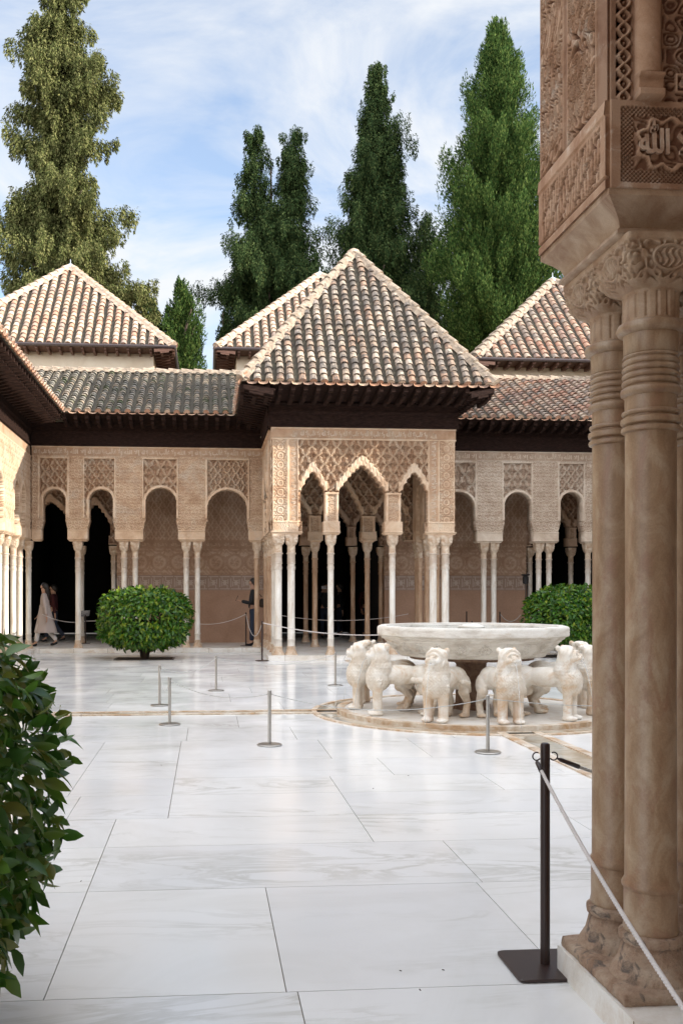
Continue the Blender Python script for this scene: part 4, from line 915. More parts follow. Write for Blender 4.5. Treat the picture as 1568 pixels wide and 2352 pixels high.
# the rest of the near pavilion (outside the frame; shades this corner)
nb = MB(); nb.box(BX+.02-oN[0], 5.55-oN[0], BY0+.05-oN[1], BY1-oN[1], 4.42-oN[2], 5.6-oN[2]); nb.box(BX+.02-oN[0], BX+.6-oN[0], -1.5-oN[1], BY0+.04-oN[1], 4.4-oN[2], 5.6-oN[2])
nb.box(5.0-oN[0], 5.55-oN[0], BY0-oN[1], BY1-oN[1], 2.77-oN[2], 4.41-oN[2]); nb.box(BX+.02-oN[0], BX+.55-oN[0], -1.5-oN[1], -.9-oN[1], .105-oN[2], 4.39-oN[2]); nb.box(BX+.62-oN[0], 5.5-oN[0], -1.5-oN[1], 2.9-oN[1], 5.2-oN[2], 5.3-oN[2])
nb.build('upper_wall', 'plaster_near', NP)
rE = [(.4, 4.4), (.4, -2.2), (6.3, -2.2), (6.3, 4.4)]; ap = nloc(3.35, 1.1, 9.3)
rm = MB(); P = [nloc(x, y, 5.85) for x, y in rE]; rm.add(P+[ap], [(0, 1, 4), (1, 2, 4), (2, 3, 4), (3, 0, 4), (3, 2, 1, 0)]); rm.build('roof', 'wood_dark', NP)
for (x, y) in ((5.2, 3.1), (5.2, 3.4)): column(NP, *nloc(x, y), 'slim')
# gallery behind the viewer (never in the picture; closes the court)
wg = thing('arcade_gallery', 'arcade gallery behind the viewer closing the near end of the court', 'gallery', (0, -2, .11))
for nm_, (x0, x1, y0, y1, z0, z1), mt in (('arcade_wall', (-4.4, 11.4, -1.34, -1.0, 2.9, 5.2), 'plaster_warm'), ('back_wall', (-4.4, 11.4, -3.8, -3.5, 0, 7.3), 'plaster_warm'), ('roof', (-4.4, 11.4, -3.9, -.1, 5.7, 5.9), 'wood_dark'), ('upper_wall', (1.6, 11.4, -3.9, -3.4, 5.9, 7.6), 'cream_wall')):
    b_ = MB(); b_.box(x0, x1, y0+2, y1+2, z0, z1-.11); b_.build(nm_, mt, wg)
# ------------------------------------------------------------------ fountain
ft = thing('fountain_basin', 'wide twelve-sided white marble fountain bowl resting on the stone lions', 'fountain', (CX, CY, .045)); oF = tuple(ft.location)
bz = lambda z: z-.045
prof = [(.55, .70), (.86, .70), (.89, .712), (.905, .74), (.98, .80), (1.035, .86), (1.06, .885), (1.075, .89), (1.08, .905), (1.10, .915), (1.115, .925), (1.12, .94), (1.155, .955), (1.165, .96), (1.165, 1.055), (1.155, 1.068), (1.13, 1.07), (1.06, 1.068), (1.045, 1.04), (1.03, .98), (.5, .90), (.02, .89)]
def dodec(prof, n=12, sub=14):
    V = []; 
    for (r, z) in prof:
        for k in range(n):
            a0, a1 = 2*math.pi*(k)/n, 2*math.pi*(k+1)/n
            p0 = np.array((math.cos(a0), math.sin(a0)))*r; p1 = np.array((math.cos(a1), math.sin(a1)))*r
            for s_ in range(sub): p = p0+(p1-p0)*s_/sub; V.append((p[0], p[1], bz(z)))
    m_ = n*sub; Fc = np.array([(i*m_+k, i*m_+(k+1) % m_, (i+1)*m_+(k+1) % m_, (i+1)*m_+k) for i in range(len(prof)-1) for k in range(m_)])
    return np.array(V), Fc
# refine profile for carved ornaments
pr2 = []
for (a, b_) in zip(prof[:-1], prof[1:]):
    n = max(1, int(math.hypot(b_[0]-a[0], b_[1]-a[1])/.012)) if a[1] < 1.07 and a[0] > .85 and a[1] < b_[1] else 1
    for i in range(n): pr2.append((a[0]+(b_[0]-a[0])*i/n, a[1]+(b_[1]-a[1])*i/n))
pr2.append(prof[-1])
V, Fc = dodec(pr2, 12, 40)
z = V[:, 2]+.045; a = np.arctan2(V[:, 1], V[:, 0]); rr = np.hypot(V[:, 0], V[:, 1]); fa = ((a/(2*np.pi)*24) % 1)-.5; side = fa*rr*2*np.pi/24
orn = np.zeros(len(V)); band = (z > .965) & (z < 1.05) & (rr > 1.1); orn[band] = (.5+.5*np.sin(a[band]*170+3*np.sin(z[band]*120))*np.sin(z[band]*100))*.006
mot = (z > .75) & (z < .88) & (np.abs(side) < .085-np.abs(z-.79)*.5); orn[mot] = sst(-.2, .4, np.sin(side[mot]*170)*np.cos((z[mot]-.8)*150)+.4*np.cos(side[mot]*60))*.020
V[:, 0] += orn*np.cos(a); V[:, 1] += orn*np.sin(a)
bo = mesh('bowl', V, Fc, 'basin_stone', ft); smooth_by_angle(bo, 28)
w_ = MB(); w_.lathe([(1.04, bz(1.035)), (.02, bz(1.0355))], 48, m=0); w_.build('water', 'basin_water', ft, True)
w_ = MB(); w_.lathe([(.14, bz(.9)), (.15, bz(1.03)), (.17, bz(1.045)), (.165, bz(1.06)), (.12, bz(1.068)), (.115, bz(1.075)), (.08, bz(1.085)), (.03, bz(1.09))], 16); smooth_by_angle(w_.build('spout_dome', 'basin_stone', ft), 40)
w_ = MB(); w_.lathe([(.24, 0), (.24, .05), (.20, .08), (.19, .55), (.24, .60), (.5, .655)], 8); w_.lathe([(.0, .60), (.75, .62), (.75, .654), (.0, .654)], 24); w_.build('pedestal', 'pedestal_stone', ft)
# ------------------------------------------------------------------ lion
def blob_mesh(parts, voxel, name, mat, parent, smooth_it=6):
    bm = bmesh.new()
    for (c, r, rot) in parts:
        M = Matrix.Translation(c) @ (Matrix.Rotation(rot[1], 4, rot[0]) if rot else Matrix.Identity(4)) @ Matrix.Diagonal((*r, 1))
        bmesh.ops.create_icosphere(bm, subdivisions=3, radius=1, matrix=M)
    me = bpy.data.meshes.new('b'); bm.to_mesh(me); bm.free(); o = bpy.data.objects.new('b', me); COL.objects.link(o)
    rm_ = o.modifiers.new('r', 'REMESH'); rm_.mode = 'VOXEL'; rm_.voxel_size = voxel; rm_.use_smooth_shade = True
    sm = o.modifiers.new('s', 'SMOOTH'); sm.iterations = smooth_it; sm.factor = .5
    return evaluated(o, name, mat, parent)
def seg(p, q, r0, r1, n=7):
    p, q = Vector(p), Vector(q); out = []
    for i in range(n):
        t_ = i/(n-1); r = r0+(r1-r0)*t_; out.append((p+(q-p)*t_, (r, r, r) if isinstance(r, float) else r, None))
    return out
def make_lion():
    t_ = thing('stone_lion', 'carved white marble lion', 'stone lion', (0, 0, 0)); P = []
    Yx = (Vector((0, 1, 0)))
    P += [((.30, 0, .44), (.150, .125, .18), (Yx, -.2)), ((.33, 0, .38), (.11, .11, .12), None), ((.26, 0, .54), (.125, .125, .15), (Yx, .25))]     # chest and mane
    P += [((.05, 0, .465), (.30, .095, .115), None), ((-.22, 0, .465), (.18, .11, .125), None), ((-.30, 0, .43), (.11, .105, .12), None)]          # barrel, haunch
    P += seg((.27, 0, .55), (.28, 0, .70), .120, .105)                                                                                      # neck
    P += [((.285, 0, .735), (.105, .108, .095), None), ((.345, 0, .715), (.07, .085, .072), None), ((.395, 0, .688), (.058, .070, .055), None), ((.26, 0, .765), (.075, .085, .065), None)]
    P += [((.428, 0, .708), (.028, .030, .020), None), ((.415, 0, .652), (.026, .042, .014), None)]
    for s in (-1, 1):
        P += seg((.31, s*.075, .40), (.315, s*.078, .20), .062, .050)+seg((.315, s*.078, .20), (.31, s*.078, .05), .050, .050)
        P += [((.345, s*.078, .028), (.085, .056, .030), None), ((.30, s*.078, .03), (.05, .05, .035), None)]
        P += [((-.27, s*.085, .37), (.115, .052, .13), (Yx, .25)), ((-.22, s*.09, .30), (.08, .045, .07), None)]
        P += seg((-.22, s*.09, .30), (-.335, s*.09, .17), .055, .036)+seg((-.335, s*.09, .17), (-.29, s*.09, .05), .036, .038)+[((-.25, s*.09, .027), (.085, .05, .028), None)]
        P += [((.205, s*.078, .796), (.032, .026, .034), None), ((.345, s*.055, .73), (.03, .022, .022), None)]                                 # ears, brows
        P += [((.37, s*.04, .675), (.035, .03, .03), None)]
    P += seg((-.37, 0, .46), (-.40, .03, .36), .026, .024)+seg((-.40, .03, .36), (-.34, .11, .30), .024, .024)+seg((-.34, .11, .30), (-.20, .142, .40), .024, .03)+seg((-.20, .142, .40), (-.08, .125, .42), .034, .03)
    P = [(Vector((c[0], c[1]*1.14, c[2])), (r[0]*1.0, r[1]*1.15, r[2]), rt) for c, r, rt in P]
    b_ = blob_mesh(P, .0095, 'body', 'lion_stone', t_, 3)
    me = b_.data; n = len(me.vertices); co = np.empty(n*3, np.float32); me.vertices.foreach_get('co', co); co = co.reshape(-1, 3); no = np.array([v.normal[:] for v in me.vertices])
    x, y, z = co.T; ang = np.arctan2(y, x-.20)
    mane = ((x > .12) & (z > .28) & (z < .70)).astype(float)*sst(.12, .18, x)*(1-sst(.64, .69, z))*sst(.27, .33, z)*(1-sst(.345, .37, x)*sst(.6, .63, z))
    row = np.floor(z/.036); ph = (ang*9+.5*(row % 2)); lk = np.abs((ph % 1)-.5)*2; zz = (z/.036) % 1
    curl = np.clip(1-np.hypot(lk*.9, (zz-.3)*1.1), 0, 1)
    d = mane*(curl*.008-.002+.0035*np.sin(ang*34+6*np.sin(z*40)))
    face = sst(.31, .35, x)*sst(.61, .64, z); mz = np.hypot(y*1.0, (z-.685)*.9); d += face*.0085*np.sin(mz*2*np.pi/.034)*(mz > .035)-((np.abs(z-.668) < .008) & (x > .39) & (np.abs(y) < .05))*.010
    eye = np.hypot(np.abs(y)-.042, z-.725); d -= ((eye < .019) & (x > .34))*.014
    co += no*d[:, None].astype(np.float32); me.vertices.foreach_set('co', co.ravel()); me.update()
    m_ = MB()
    m_.tube([(.40, 0, .668), (.436, 0, .668)], .009, 8); m_.build('water_spout', 'lamp_black', t_)
    e_ = MB()
    for s in (-1, 1): e_.lathe([(.002, .0), (.010, .003), (.002, .006)], 8)
    return t_
lion = make_lion(); LR = 1.335-.24
pos = []
for k in range(12):
    a = math.radians(-120+30*k); pos.append(a)
nm = {0: 'lion facing the viewer, front left of the pedestal', 1: 'lion facing the viewer, front right of the pedestal', 2: 'lion turned front right, its flank fully seen left of the near columns',
      3: 'lion facing right, half hidden behind the near columns', 11: 'lion turned front left with curled tail, second from the left', 10: 'leftmost lion in profile, facing left with ears up'}
rear = {4: 'rear lion facing away to the back right, seen between the right legs', 5: 'rear lion facing away just right of the pedestal', 6: 'rear lion facing away just left of the pedestal', 7: 'rear lion facing away behind the left front lion', 8: 'rear lion facing back left behind the two left lions', 9: 'lion facing back left, its legs showing behind the leftmost lion'}
nm.update(rear)
for k in (0, 1, 2, 3, 4, 9, 10, 11):
    o = lion if k == 0 else dup(lion)
    a = pos[k]; o.location = (CX+LR*math.cos(a), CY+LR*math.sin(a), .045); o.rotation_euler = (0, 0, a+{11: R(-36), 10: R(-16), 2: R(22), 3: R(8), 0: R(-8), 1: R(5)}.get(k, 0)); o.scale = (1.0, 1.0, .985+.012*((k*7) % 3))
    o['label'] = 'marble '+nm[k]; o['category'] = 'stone lion'; o['group'] = 'marble lions around the fountain'
for k in (0, 1, 2, 3, 4, 9, 10, 11):
    a = pos[k]; hd_ = a+{11: R(-36), 10: R(-16), 2: R(22), 3: R(8), 0: R(-8), 1: R(5)}.get(k, 0); mb = MB(); p0 = Vector((CX+LR*math.cos(a)+.44*math.cos(hd_), CY+LR*math.sin(a)+.44*math.sin(hd_), .71)); d = Vector((math.cos(hd_), math.sin(hd_), 0)); pts = []
    for i in range(9):
        t_ = i/8*.36; pts.append(p0+d*(.42*t_)+Vector((0, 0, -.1*t_-4.9*t_*t_)))
    mb.tube(pts, [.0035]*3+[.003]*6, 6); o = mb.build('water_jet', 'water', None, True)
    tag(o, 'jet of the '+nm[k].replace(',', ''), 'water jet', 'water jets of the lions')
# ------------------------------------------------------------------ posts and ropes
def silver_post(x, y, label):
    t_ = thing('rope_post', label, 'stanchion', (x, y, 0), 0, 'low steel rope posts in the court')
    b_ = MB(); b_.lathe([(.118, .002), (.12, .006), (.12, .010), (.113, .015), (.02, .018)], 32); b_.build('base', 'steel', t_)
    p = MB(); p.lathe([(.0165, .018), (.0165, .50)], 14); p.lathe([(.019, .50), (.019, .525), (.014, .53)], 14); smooth_by_angle(p.build('pole', 'steel', t_), 40)
    r = MB(); r.tube([(-.03, 0, .495), (.03, 0, .495)], .005, 6); r.build('hook', 'steel', t_); return t_
SP = {'a': (-.61, 12.26), 'b': (-.41, 10.46), 'c': (.14, 14.07), 'd': (.60, 8.96), 'e': (2.03, 14.73), 'f': (2.56, 8.39), 'g': (6.2, 9.3)}
lbl = {'a': 'steel rope post nearest the left edge, behind another close post', 'b': 'steel rope post just in front of the channel, second from the left', 'c': 'far steel rope post between the orange tree and the pavilion corner', 'd': 'steel rope post in mid court, left of the fountain', 'e': 'farthest steel rope post, left beside the leftmost lion', 'f': 'steel rope post in front of the lions, before the right front lion', 'g': 'steel rope post right of the fountain, behind the near columns'}
for k, (x, y) in SP.items(): silver_post(x, y, lbl[k])
def rope(A, B, sag, r, mat, label, group, n=22, name='barrier_rope', twist=False):
    A, B = Vector(A), Vector(B); pts = [A+(B-A)*(i/n)-Vector((0, 0, 4*sag*(i/n)*(1-i/n))) for i in range(n+1)]
    mb = MB(); mb.tube(pts, r, 6)
    return tag(mb.build(name, mat, None, True), label, 'rope', group)
def pt(k, z=.495): return (*SP[k], z)
RG = 'thin cords of the steel posts'
rope(pt('a'), pt('b'), .2, .004, 'rope_cord', 'slack cord between the two leftmost steel posts', RG)
rope(pt('a'), pt('c'), .13, .004, 'rope_cord', 'thin cord sagging from the leftmost post to the far post left of the pavilion', RG)
rope(pt('c'), pt('e'), .13, .004, 'rope_cord', 'thin cord from the far post to the post beside the leftmost lion', RG)
rope(pt('b'), pt('d'), .10, .004, 'rope_cord', 'thin cord across the middle of the court left of the fountain', RG)
rope(pt('d'), pt('f'), .13, .004, 'rope_cord', 'thin cord in front of the left lions', RG)
rope(pt('f'), pt('g'), .13, .004, 'rope_cord', 'thin cord in front of the right lions', RG)
def dark_post(x, y, z, label, square=False, h=.87, mats='bronze_paint', rings=False):
    t_ = thing('barrier_post', label, 'stanchion', (x, y, z), 0, 'dark brown barrier posts')
    b_ = MB()
    if square:
        b_.lathe([(.146, .002), (.150, .004), (.150, .011), (.147, .0135), (.001, .0145)], 96, sq=[14]*4+[2]); smooth_by_angle(b_.build('base', mats, t_), 30)
    else: b_.lathe([(.15, .002), (.15, .010), (.145, .014), (.03, .016)], 24); b_.build('base', mats, t_)
    r = .0185
    p = MB(); p.lathe([(r, .014), (r, h-.012), (r*.95, h-.005), (r*.8, h), (r*.4, h+.003)], 20); smooth_by_angle(p.build('pole', mats, t_), 30)
    if rings:
        q = MB()
        for s in (-1, 1):
            pts = [(s*(.034+.0155*math.cos(a)), 0, h-.050+.0155*math.sin(a)) for a in np.linspace(-2.6, 2.0, 14)] if s > 0 else [(-(.034+.0155*math.cos(a)), 0, h-.050+.0155*math.sin(a)) for a in np.linspace(-2.6, 2.0, 14)]
            q.tube(pts, .0028, 8)
        q.build('hook', mats, t_, True)
    return t_
DPX, DPY = ground(1251, 2221)
dp = dark_post(DPX, DPY, 0, 'dark brown post with square base and open hooks, beside the near columns', True, rings=True)
# near ropes: thick twisted white rope to lower right, grey one behind
def twisted(A, B, sag, r, mat, label, ends=.085):
    A, B = Vector(A), Vector(B); Lr = (B-A).length; n = int(Lr/.004); D = (B-A).normalized(); S = D.cross(Vector((0, 0, 1))).normalized(); Uu = S.cross(D)
    t_ = thing('barrier_rope', label, 'rope', tuple((A+B)/2)); o_ = Vector(t_.location)
    P = lambda s: A+(B-A)*s-Vector((0, 0, 4*sag*s*(1-s)))
    mb = MB(); s0 = ends/Lr
    for k in range(3):
        pts = []
        for i in range(n+1):
            s = s0+(1-s0)*i/n; ph = 2*math.pi*(s*Lr/.042+k/3); pts.append(P(s)-o_+(S*math.cos(ph)+Uu*math.sin(ph))*r*.5)
        mb.tube(pts, r*.62, 6)
    mb.build('strand', mat, t_, True)
    f_ = MB(); f_.tube([P(.004)-o_, P(s0*.25)-o_, P(s0*1.15)-o_], [.003, .0085, .0095], 10); f_.build('ferrule', 'bronze_paint', t_, True); return t_
hk = .87-.066
twisted((DPX-.036, DPY, hk), (.99, 1.55, .49), .045, .0062, 'rope_white', 'white twisted rope running down to the lower right across the near column bases')
twisted((DPX+.042, DPY+.0, hk+.01), (2.9, 3.9, .78), .16, .0065, 'rope_cord', 'short grey twisted rope going behind the near columns', .09)
# far dark posts and white ropes
FD = [(1.2, 20.34, 0, 'dark barrier post in front of the left corner columns of the pavilion'), (5.75, 20.0, 0, 'dark barrier post hidden right of the pavilion behind the bowl')]
q = ground(565, 1484, .11); FD.append((q[0], q[1], .11, 'dark barrier post on the far gallery floor in front of the man with the phone'))
q = ground(386, 1480, .11); FD.append((q[0], q[1], .11, 'dark barrier post on the gallery floor behind the left orange tree'))
q = atY(1147, 1403, 24.6); FD.append((q[0], 24.6, .11, 'dark barrier post on the gallery floor right of the pavilion'))
q = atY(1071, 1403, 25.2); FD.append((q[0], 25.2, .11, 'dark barrier post farther back, its tip just over the fountain bowl'))
for (x, y, z, l_) in FD: dark_post(x, y, z, l_)
WG = 'white ropes of the far barrier posts'
def T(i, dz=0): x, y, z, _ = FD[i]; return (x, y, z+.83+dz)
rope(T(0), T(1), .27, .011, 'rope_white', 'white rope sagging along the front of the pavilion', WG)
rope(T(3), T(2), .28, .008, 'rope_white', 'rope sagging in front of the terracotta wall, ending near the man', WG)
rope(T(2), T(0), .42, .008, 'rope_white', 'short slack rope by the column next to the man', WG)
rope(T(4), (8.4, 24.6, .9), .2, .008, 'rope_cord', 'thin rope right of the pavilion running to the right orange tree', WG)
q = ground(197, 1478, .11)
rope((-4.1, 23.85, .95), (q[0], q[1], .72), .10, .010, 'rope_white', 'white rope across the leftmost dark arch beside the woman', WG)
rope((q[0], q[1], .72), T(3), .05, .010, 'rope_white', 'white rope from the sign stand to the orange tree', WG)
rope((1.75, 24.4, .93), (5.3, 24.4, .93), .17, .009, 'rope_white', 'white rope hanging inside the pavilion before the dark hall', WG)
# information sign
sg = thing('sign_stand', 'small grey information panel on a dark post, between the two dark arches', 'sign', (q[0], q[1]-.02, .11)); 
s_ = MB(); s_.lathe([(.13, .0), (.13, .012), (.02, .014)], 20); s_.lathe([(.018, .012), (.018, .78)], 10); s_.build('post', 'bronze_paint', sg)
s_ = MB(); s_.obox((0, -.03, .82), (.115, 0, .01), (0, .008, .006), (.02, -.05, .075)); pn = s_.build('panel', 'sign_panel', sg)
s_ = MB()
for i in range(7): s_.obox((-.01+.004*i*0+.012*(i-3)*-.3, -.043+.0155*(i-3), .822-.0215*(i-3)), ((.085 if i % 3 else .06), 0, .008), (0, .0012, .001), (.001, -.0024, .0036))
s_.build('print_lines', 'sign_ink', pn)
# spotlight on a stand
q = atY(1206, 1400, 24.9); sl = thing('floodlight_stand', 'black spotlight on a thin stand, in the gallery above the right orange tree', 'spotlight', (q[0], 24.9, .11))
s_ = MB(); s_.lathe([(.14, 0), (.14, .012), (.012, .015), (.012, 1.62)], 12); s_.build('pole', 'lamp_black', sl)
s_ = MB(); s_.lathe([(.05, 1.62), (.075, 1.64), (.08, 1.80), (.06, 1.82), (.06, 1.84), (.115, 1.86), (.115, 1.885), (.09, 1.89)], 16); s_.build('lamp_head', 'lamp_black', sl)
# ------------------------------------------------------------------ foliage
def crown_mesh(name, C, D, size, mat, parent, wid=.35, n_side=1, bend=.25, up=None):
    """C centres (n,3), D unit directions, size lengths: each leaf is a bent two-quad blade"""
    n = len(C); D = D/np.linalg.norm(D, axis=1, keepdims=True); rv = rng.normal(size=(n, 3))
    if up is not None: rv = rv*.5+up
    S = np.cross(D, rv); S /= np.linalg.norm(S, axis=1, keepdims=True)+1e-9; Nn = np.cross(S, D)
    s = size[:, None]; w = s*wid
    base = C; tip = C+D*s-Nn*s*bend; mid = C+D*s*.5
    fold = Nn*w*.25
    V = np.stack([base, mid-S*w*.5+fold, tip, mid+S*w*.5+fold], 1).reshape(-1, 3)
    i = np.arange(n)[:, None]*4
    Fc = np.concatenate([i+np.array([[0, 1, 2, 3]])], 0)
    return mesh(name, V, Fc, mat, parent)
def leaf_crown(name, C, D, size, mat, parent, wid=.42, up=None, droop=.3):
    """broad leaves: 8 vertices, folded at the midrib and bent"""
    n = len(C); D = D/np.linalg.norm(D, axis=1, keepdims=True); rv = rng.normal(size=(n, 3))*.6
    if up is not None: rv = rv*.6+up
    S = np.cross(D, rv); S /= np.linalg.norm(S, axis=1, keepdims=True)+1e-9; Nn = np.cross(S, D); s = size[:, None]; w = s*wid; Zd = np.array((0, 0, -1.))
    prof = [(0, 0.02), (.2, .62), (.45, 1.), (.72, .78), (1., .02)]; V = []; 
    for (t_, ww) in prof:
        mid = C+D*s*t_-Nn*s*droop*t_*t_+Zd*s*.12*t_*t_
        V += [mid-S*w*.5*ww+Nn*w*.16*ww, mid, mid+S*w*.5*ww+Nn*w*.16*ww]
    V = np.stack(V, 1).reshape(-1, 3); q = []
    for r_ in range(4):
        for c_ in range(2): a = r_*3+c_; q.append((a, a+1, a+4, a+3))
    q = np.array(q); Fc = (np.arange(n)[:, None, None]*15+q[None]).reshape(-1, 4)
    return mesh(name, V, Fc, mat, parent, True)
def cypress(label, x, y, ztop, zbot, rfun, mat, nb=260, droop=-.2, dens=1., blade=.15, lumps=.35, tops=None, zt0=3., wid=.34, seed=1, ms=.36):
    """boughs carry ellipsoid sprays; each spray is covered with small blades pointing outward and up (or hanging)"""
    g_ = np.random.default_rng(seed); t_ = thing('cypress_tree', label, 'tree', (x, y, 0), 0, 'cypresses beyond the roofs')
    Hh = ztop-zbot; LC = []; LR_ = []; LA_ = []
    for b_ in range(nb):
        f_ = ((b_+.5)/nb)**1.15; zz = zbot+Hh*f_
        a = g_.uniform(0, 2*np.pi); Rr = rfun(f_, a); Lb = Rr*(g_.uniform(1.0, 1+lumps*.75) if g_.random() < .28 else g_.uniform(1-lumps, 1-lumps*.15)); k = max(1, int(Lb/(ms*.85)))
        ox, oy = (tops(g_, f_) if tops else (0, 0))
        for j in range(k):
            s = (j+1.)/k; sz = ms*(1.15-.35*s)*g_.uniform(.75, 1.25)*(.55+.45*min(1, Rr/1.2))
            if s < .35 and Rr > 1.2: sz *= 1.3
            rad = max(0, Lb*s-sz*.5); up = .45 if droop < 0 else .10
            zc = zz+Lb*up*s*s+g_.normal()*.08
            LC.append((ox+rad*math.cos(a), oy+rad*math.sin(a), zc)); LR_.append((sz, sz*(2.6 if droop < 0 else 2.1))); LA_.append(a)
            if droop > 0 and s > .5:
                LC.append((ox+rad*math.cos(a)+g_.normal()*.15, oy+rad*math.sin(a)+g_.normal()*.15, zc-sz*g_.uniform(.9, 1.8))); LR_.append((sz*.7, sz*2.2)); LA_.append(a)
    LC = np.array(LC); LR_ = np.array(LR_); LA_ = np.array(LA_); nl = len(LC); m_ = int(80*dens)
    u_ = g_.normal(size=(nl, m_, 3)); u_ /= np.linalg.norm(u_, axis=2, keepdims=True)
    rr_ = LR_[:, None, [0, 0, 1]]*g_.uniform(.72, 1.0, (nl, m_, 1))*np.concatenate([np.repeat(1-.55*np.clip(u_[..., 2:3]*(1 if droop < 0 else -1), 0, 1)**1.0, 2, axis=2), np.ones_like(u_[..., :1])], 2); bump_ = 1+.25*np.sin(u_[..., 0:1]*5+LA_[:, None, None]*9)*np.sin(u_[..., 2:3]*6)
    C = LC[:, None, :]+u_*rr_*bump_
    out = np.stack([np.cos(LA_), np.sin(LA_), np.zeros(nl)], 1)[:, None, :]
    D = u_*.35+out*.3+np.array((0, 0, .9 if droop < 0 else -.8))+g_.normal(size=C.shape)*.30
    C = C.reshape(-1, 3); D = D.reshape(-1, 3); Sz = g_.uniform(.6, 1.25, len(C))*blade
    crown_mesh('crown', C, D, Sz, mat, t_, wid, up=(np.broadcast_to(u_, (nl, m_, 3)).reshape(-1, 3))*1.5, bend=.1)
    tr = MB(); tr.tube([(0, 0, zt0), (.05, 0, zbot+Hh*.4), (0, .05, ztop-Hh*.12)], [.30, .12, .02], 10)
    for i in range(7):
        a = g_.uniform(0, 6.28); z_ = zbot+Hh*(.02+.08*i); r2 = rfun((z_-zbot)/Hh, a)*.7
        tr.tube([(0, 0, z_-.6), (math.cos(a)*r2*.5, math.sin(a)*r2*.5, z_+.3), (math.cos(a)*r2, math.sin(a)*r2, z_+1.0)], [.10, .07, .03], 6)
    tr.build('trunk', 'bark', t_); return t_
def px_tree(xc, Y): return (xc-475)/F*Y
def rf_table(tab):
    hs = [a for a, _ in tab]; rs = [b_ for _, b_ in tab]
    return lambda h, a: float(np.interp(h, hs, rs))*(1+.16*math.sin(3*a+h*23)+.10*math.sin(5*a-h*41))
Yt = 44.
def zof(yp, Y): return EYE+(HY-yp)*Y/F
k_ = Yt/F
cypress('tallest ragged olive-green cypress with drooping sprays at the left edge', px_tree(148, 38), 38, zof(-70, 38), zof(740, 38), rf_table([(0, 2.3), (.10, 2.7), (.18, 1.9), (.26, 2.2), (.34, 1.25), (.42, 1.25), (.52, 1.6), (.62, 1.6), (.72, 1.35), (.82, .9), (.90, .55), (1, .15)]), 'cypress_olive', 430, .3, 1.0, .14, .62, seed=3, ms=.20)
cypress('small dark cypress tip just right of the left tower roof', px_tree(345, 42), 42, zof(690, 42), zof(800, 42), rf_table([(0, .9), (.5, .55), (1, .1)]), 'cypress_dark', 40, .3, 1, .14, .3, seed=4, ms=.24)
cypress('small bushy green cypress between the left tower and the pavilion', px_tree(418, 42), 42, zof(662, 42), zof(880, 42), rf_table([(0, 1.05), (.4, .95), (.7, .65), (1, .12)]), 'cypress_green', 110, -.2, 1.1, .14, .25, seed=5, ms=.26)
cypress('tiny dark cypress tip beside the pavilion roof', px_tree(515, 44), 44, zof(735, 44), zof(805, 44), rf_table([(0, .35), (.6, .2), (1, .06)]), 'cypress_dark', 26, -.2, .9, .14, .2, seed=6, ms=.2)
def two(g_, h): return ((-.75, 0) if g_.random() < .5 else (.95, 0)) if h > .62 else (g_.uniform(-.7, .8), 0)
cypress('dark green cypress with a double top, left behind the pavilion roof', px_tree(622, Yt), Yt, zof(300, Yt), zof(790, Yt), rf_table([(0, 1.9), (.3, 2.45), (.46, 1.5), (.60, 1.1), (.8, .75), (1, .35)]), 'cypress_dark', 430, .3, 1.0, .13, .42, two, seed=7, ms=.24)
cypress('dark cypress with a narrow knobbly top behind the right side of the pavilion roof', px_tree(866, 43), 43, zof(138, 43), zof(800, 43), rf_table([(0, 2.7), (.2, 2.9), (.32, 2.0), (.5, 1.6), (.7, 1.25), (.85, .62), (1, .22)]), 'cypress_dark', 430, .3, 1.0, .13, .46, seed=8, ms=.24)
cypress('broad dense bright green cypress with smooth pointed outline beside the near pavilion', px_tree(1155, 40), 40, zof(30, 40), zof(815, 40), rf_table([(0, 2.3), (.12, 2.8), (.3, 2.6), (.5, 2.1), (.7, 1.45), (.88, .8), (1, .2)]), 'cypress_green', 620, -.2, 1.0, .14, .18, wid=.30, seed=9, ms=.25)
cypress('dark low cypress filling the gap between the two right cypresses', px_tree(985, 45), 45, zof(480, 45), zof(810, 45), rf_table([(0, 1.5), (.4, 1.3), (.8, .7), (1, .2)]), 'cypress_dark', 110, .3, 1., .12, .35, seed=10, ms=.32)
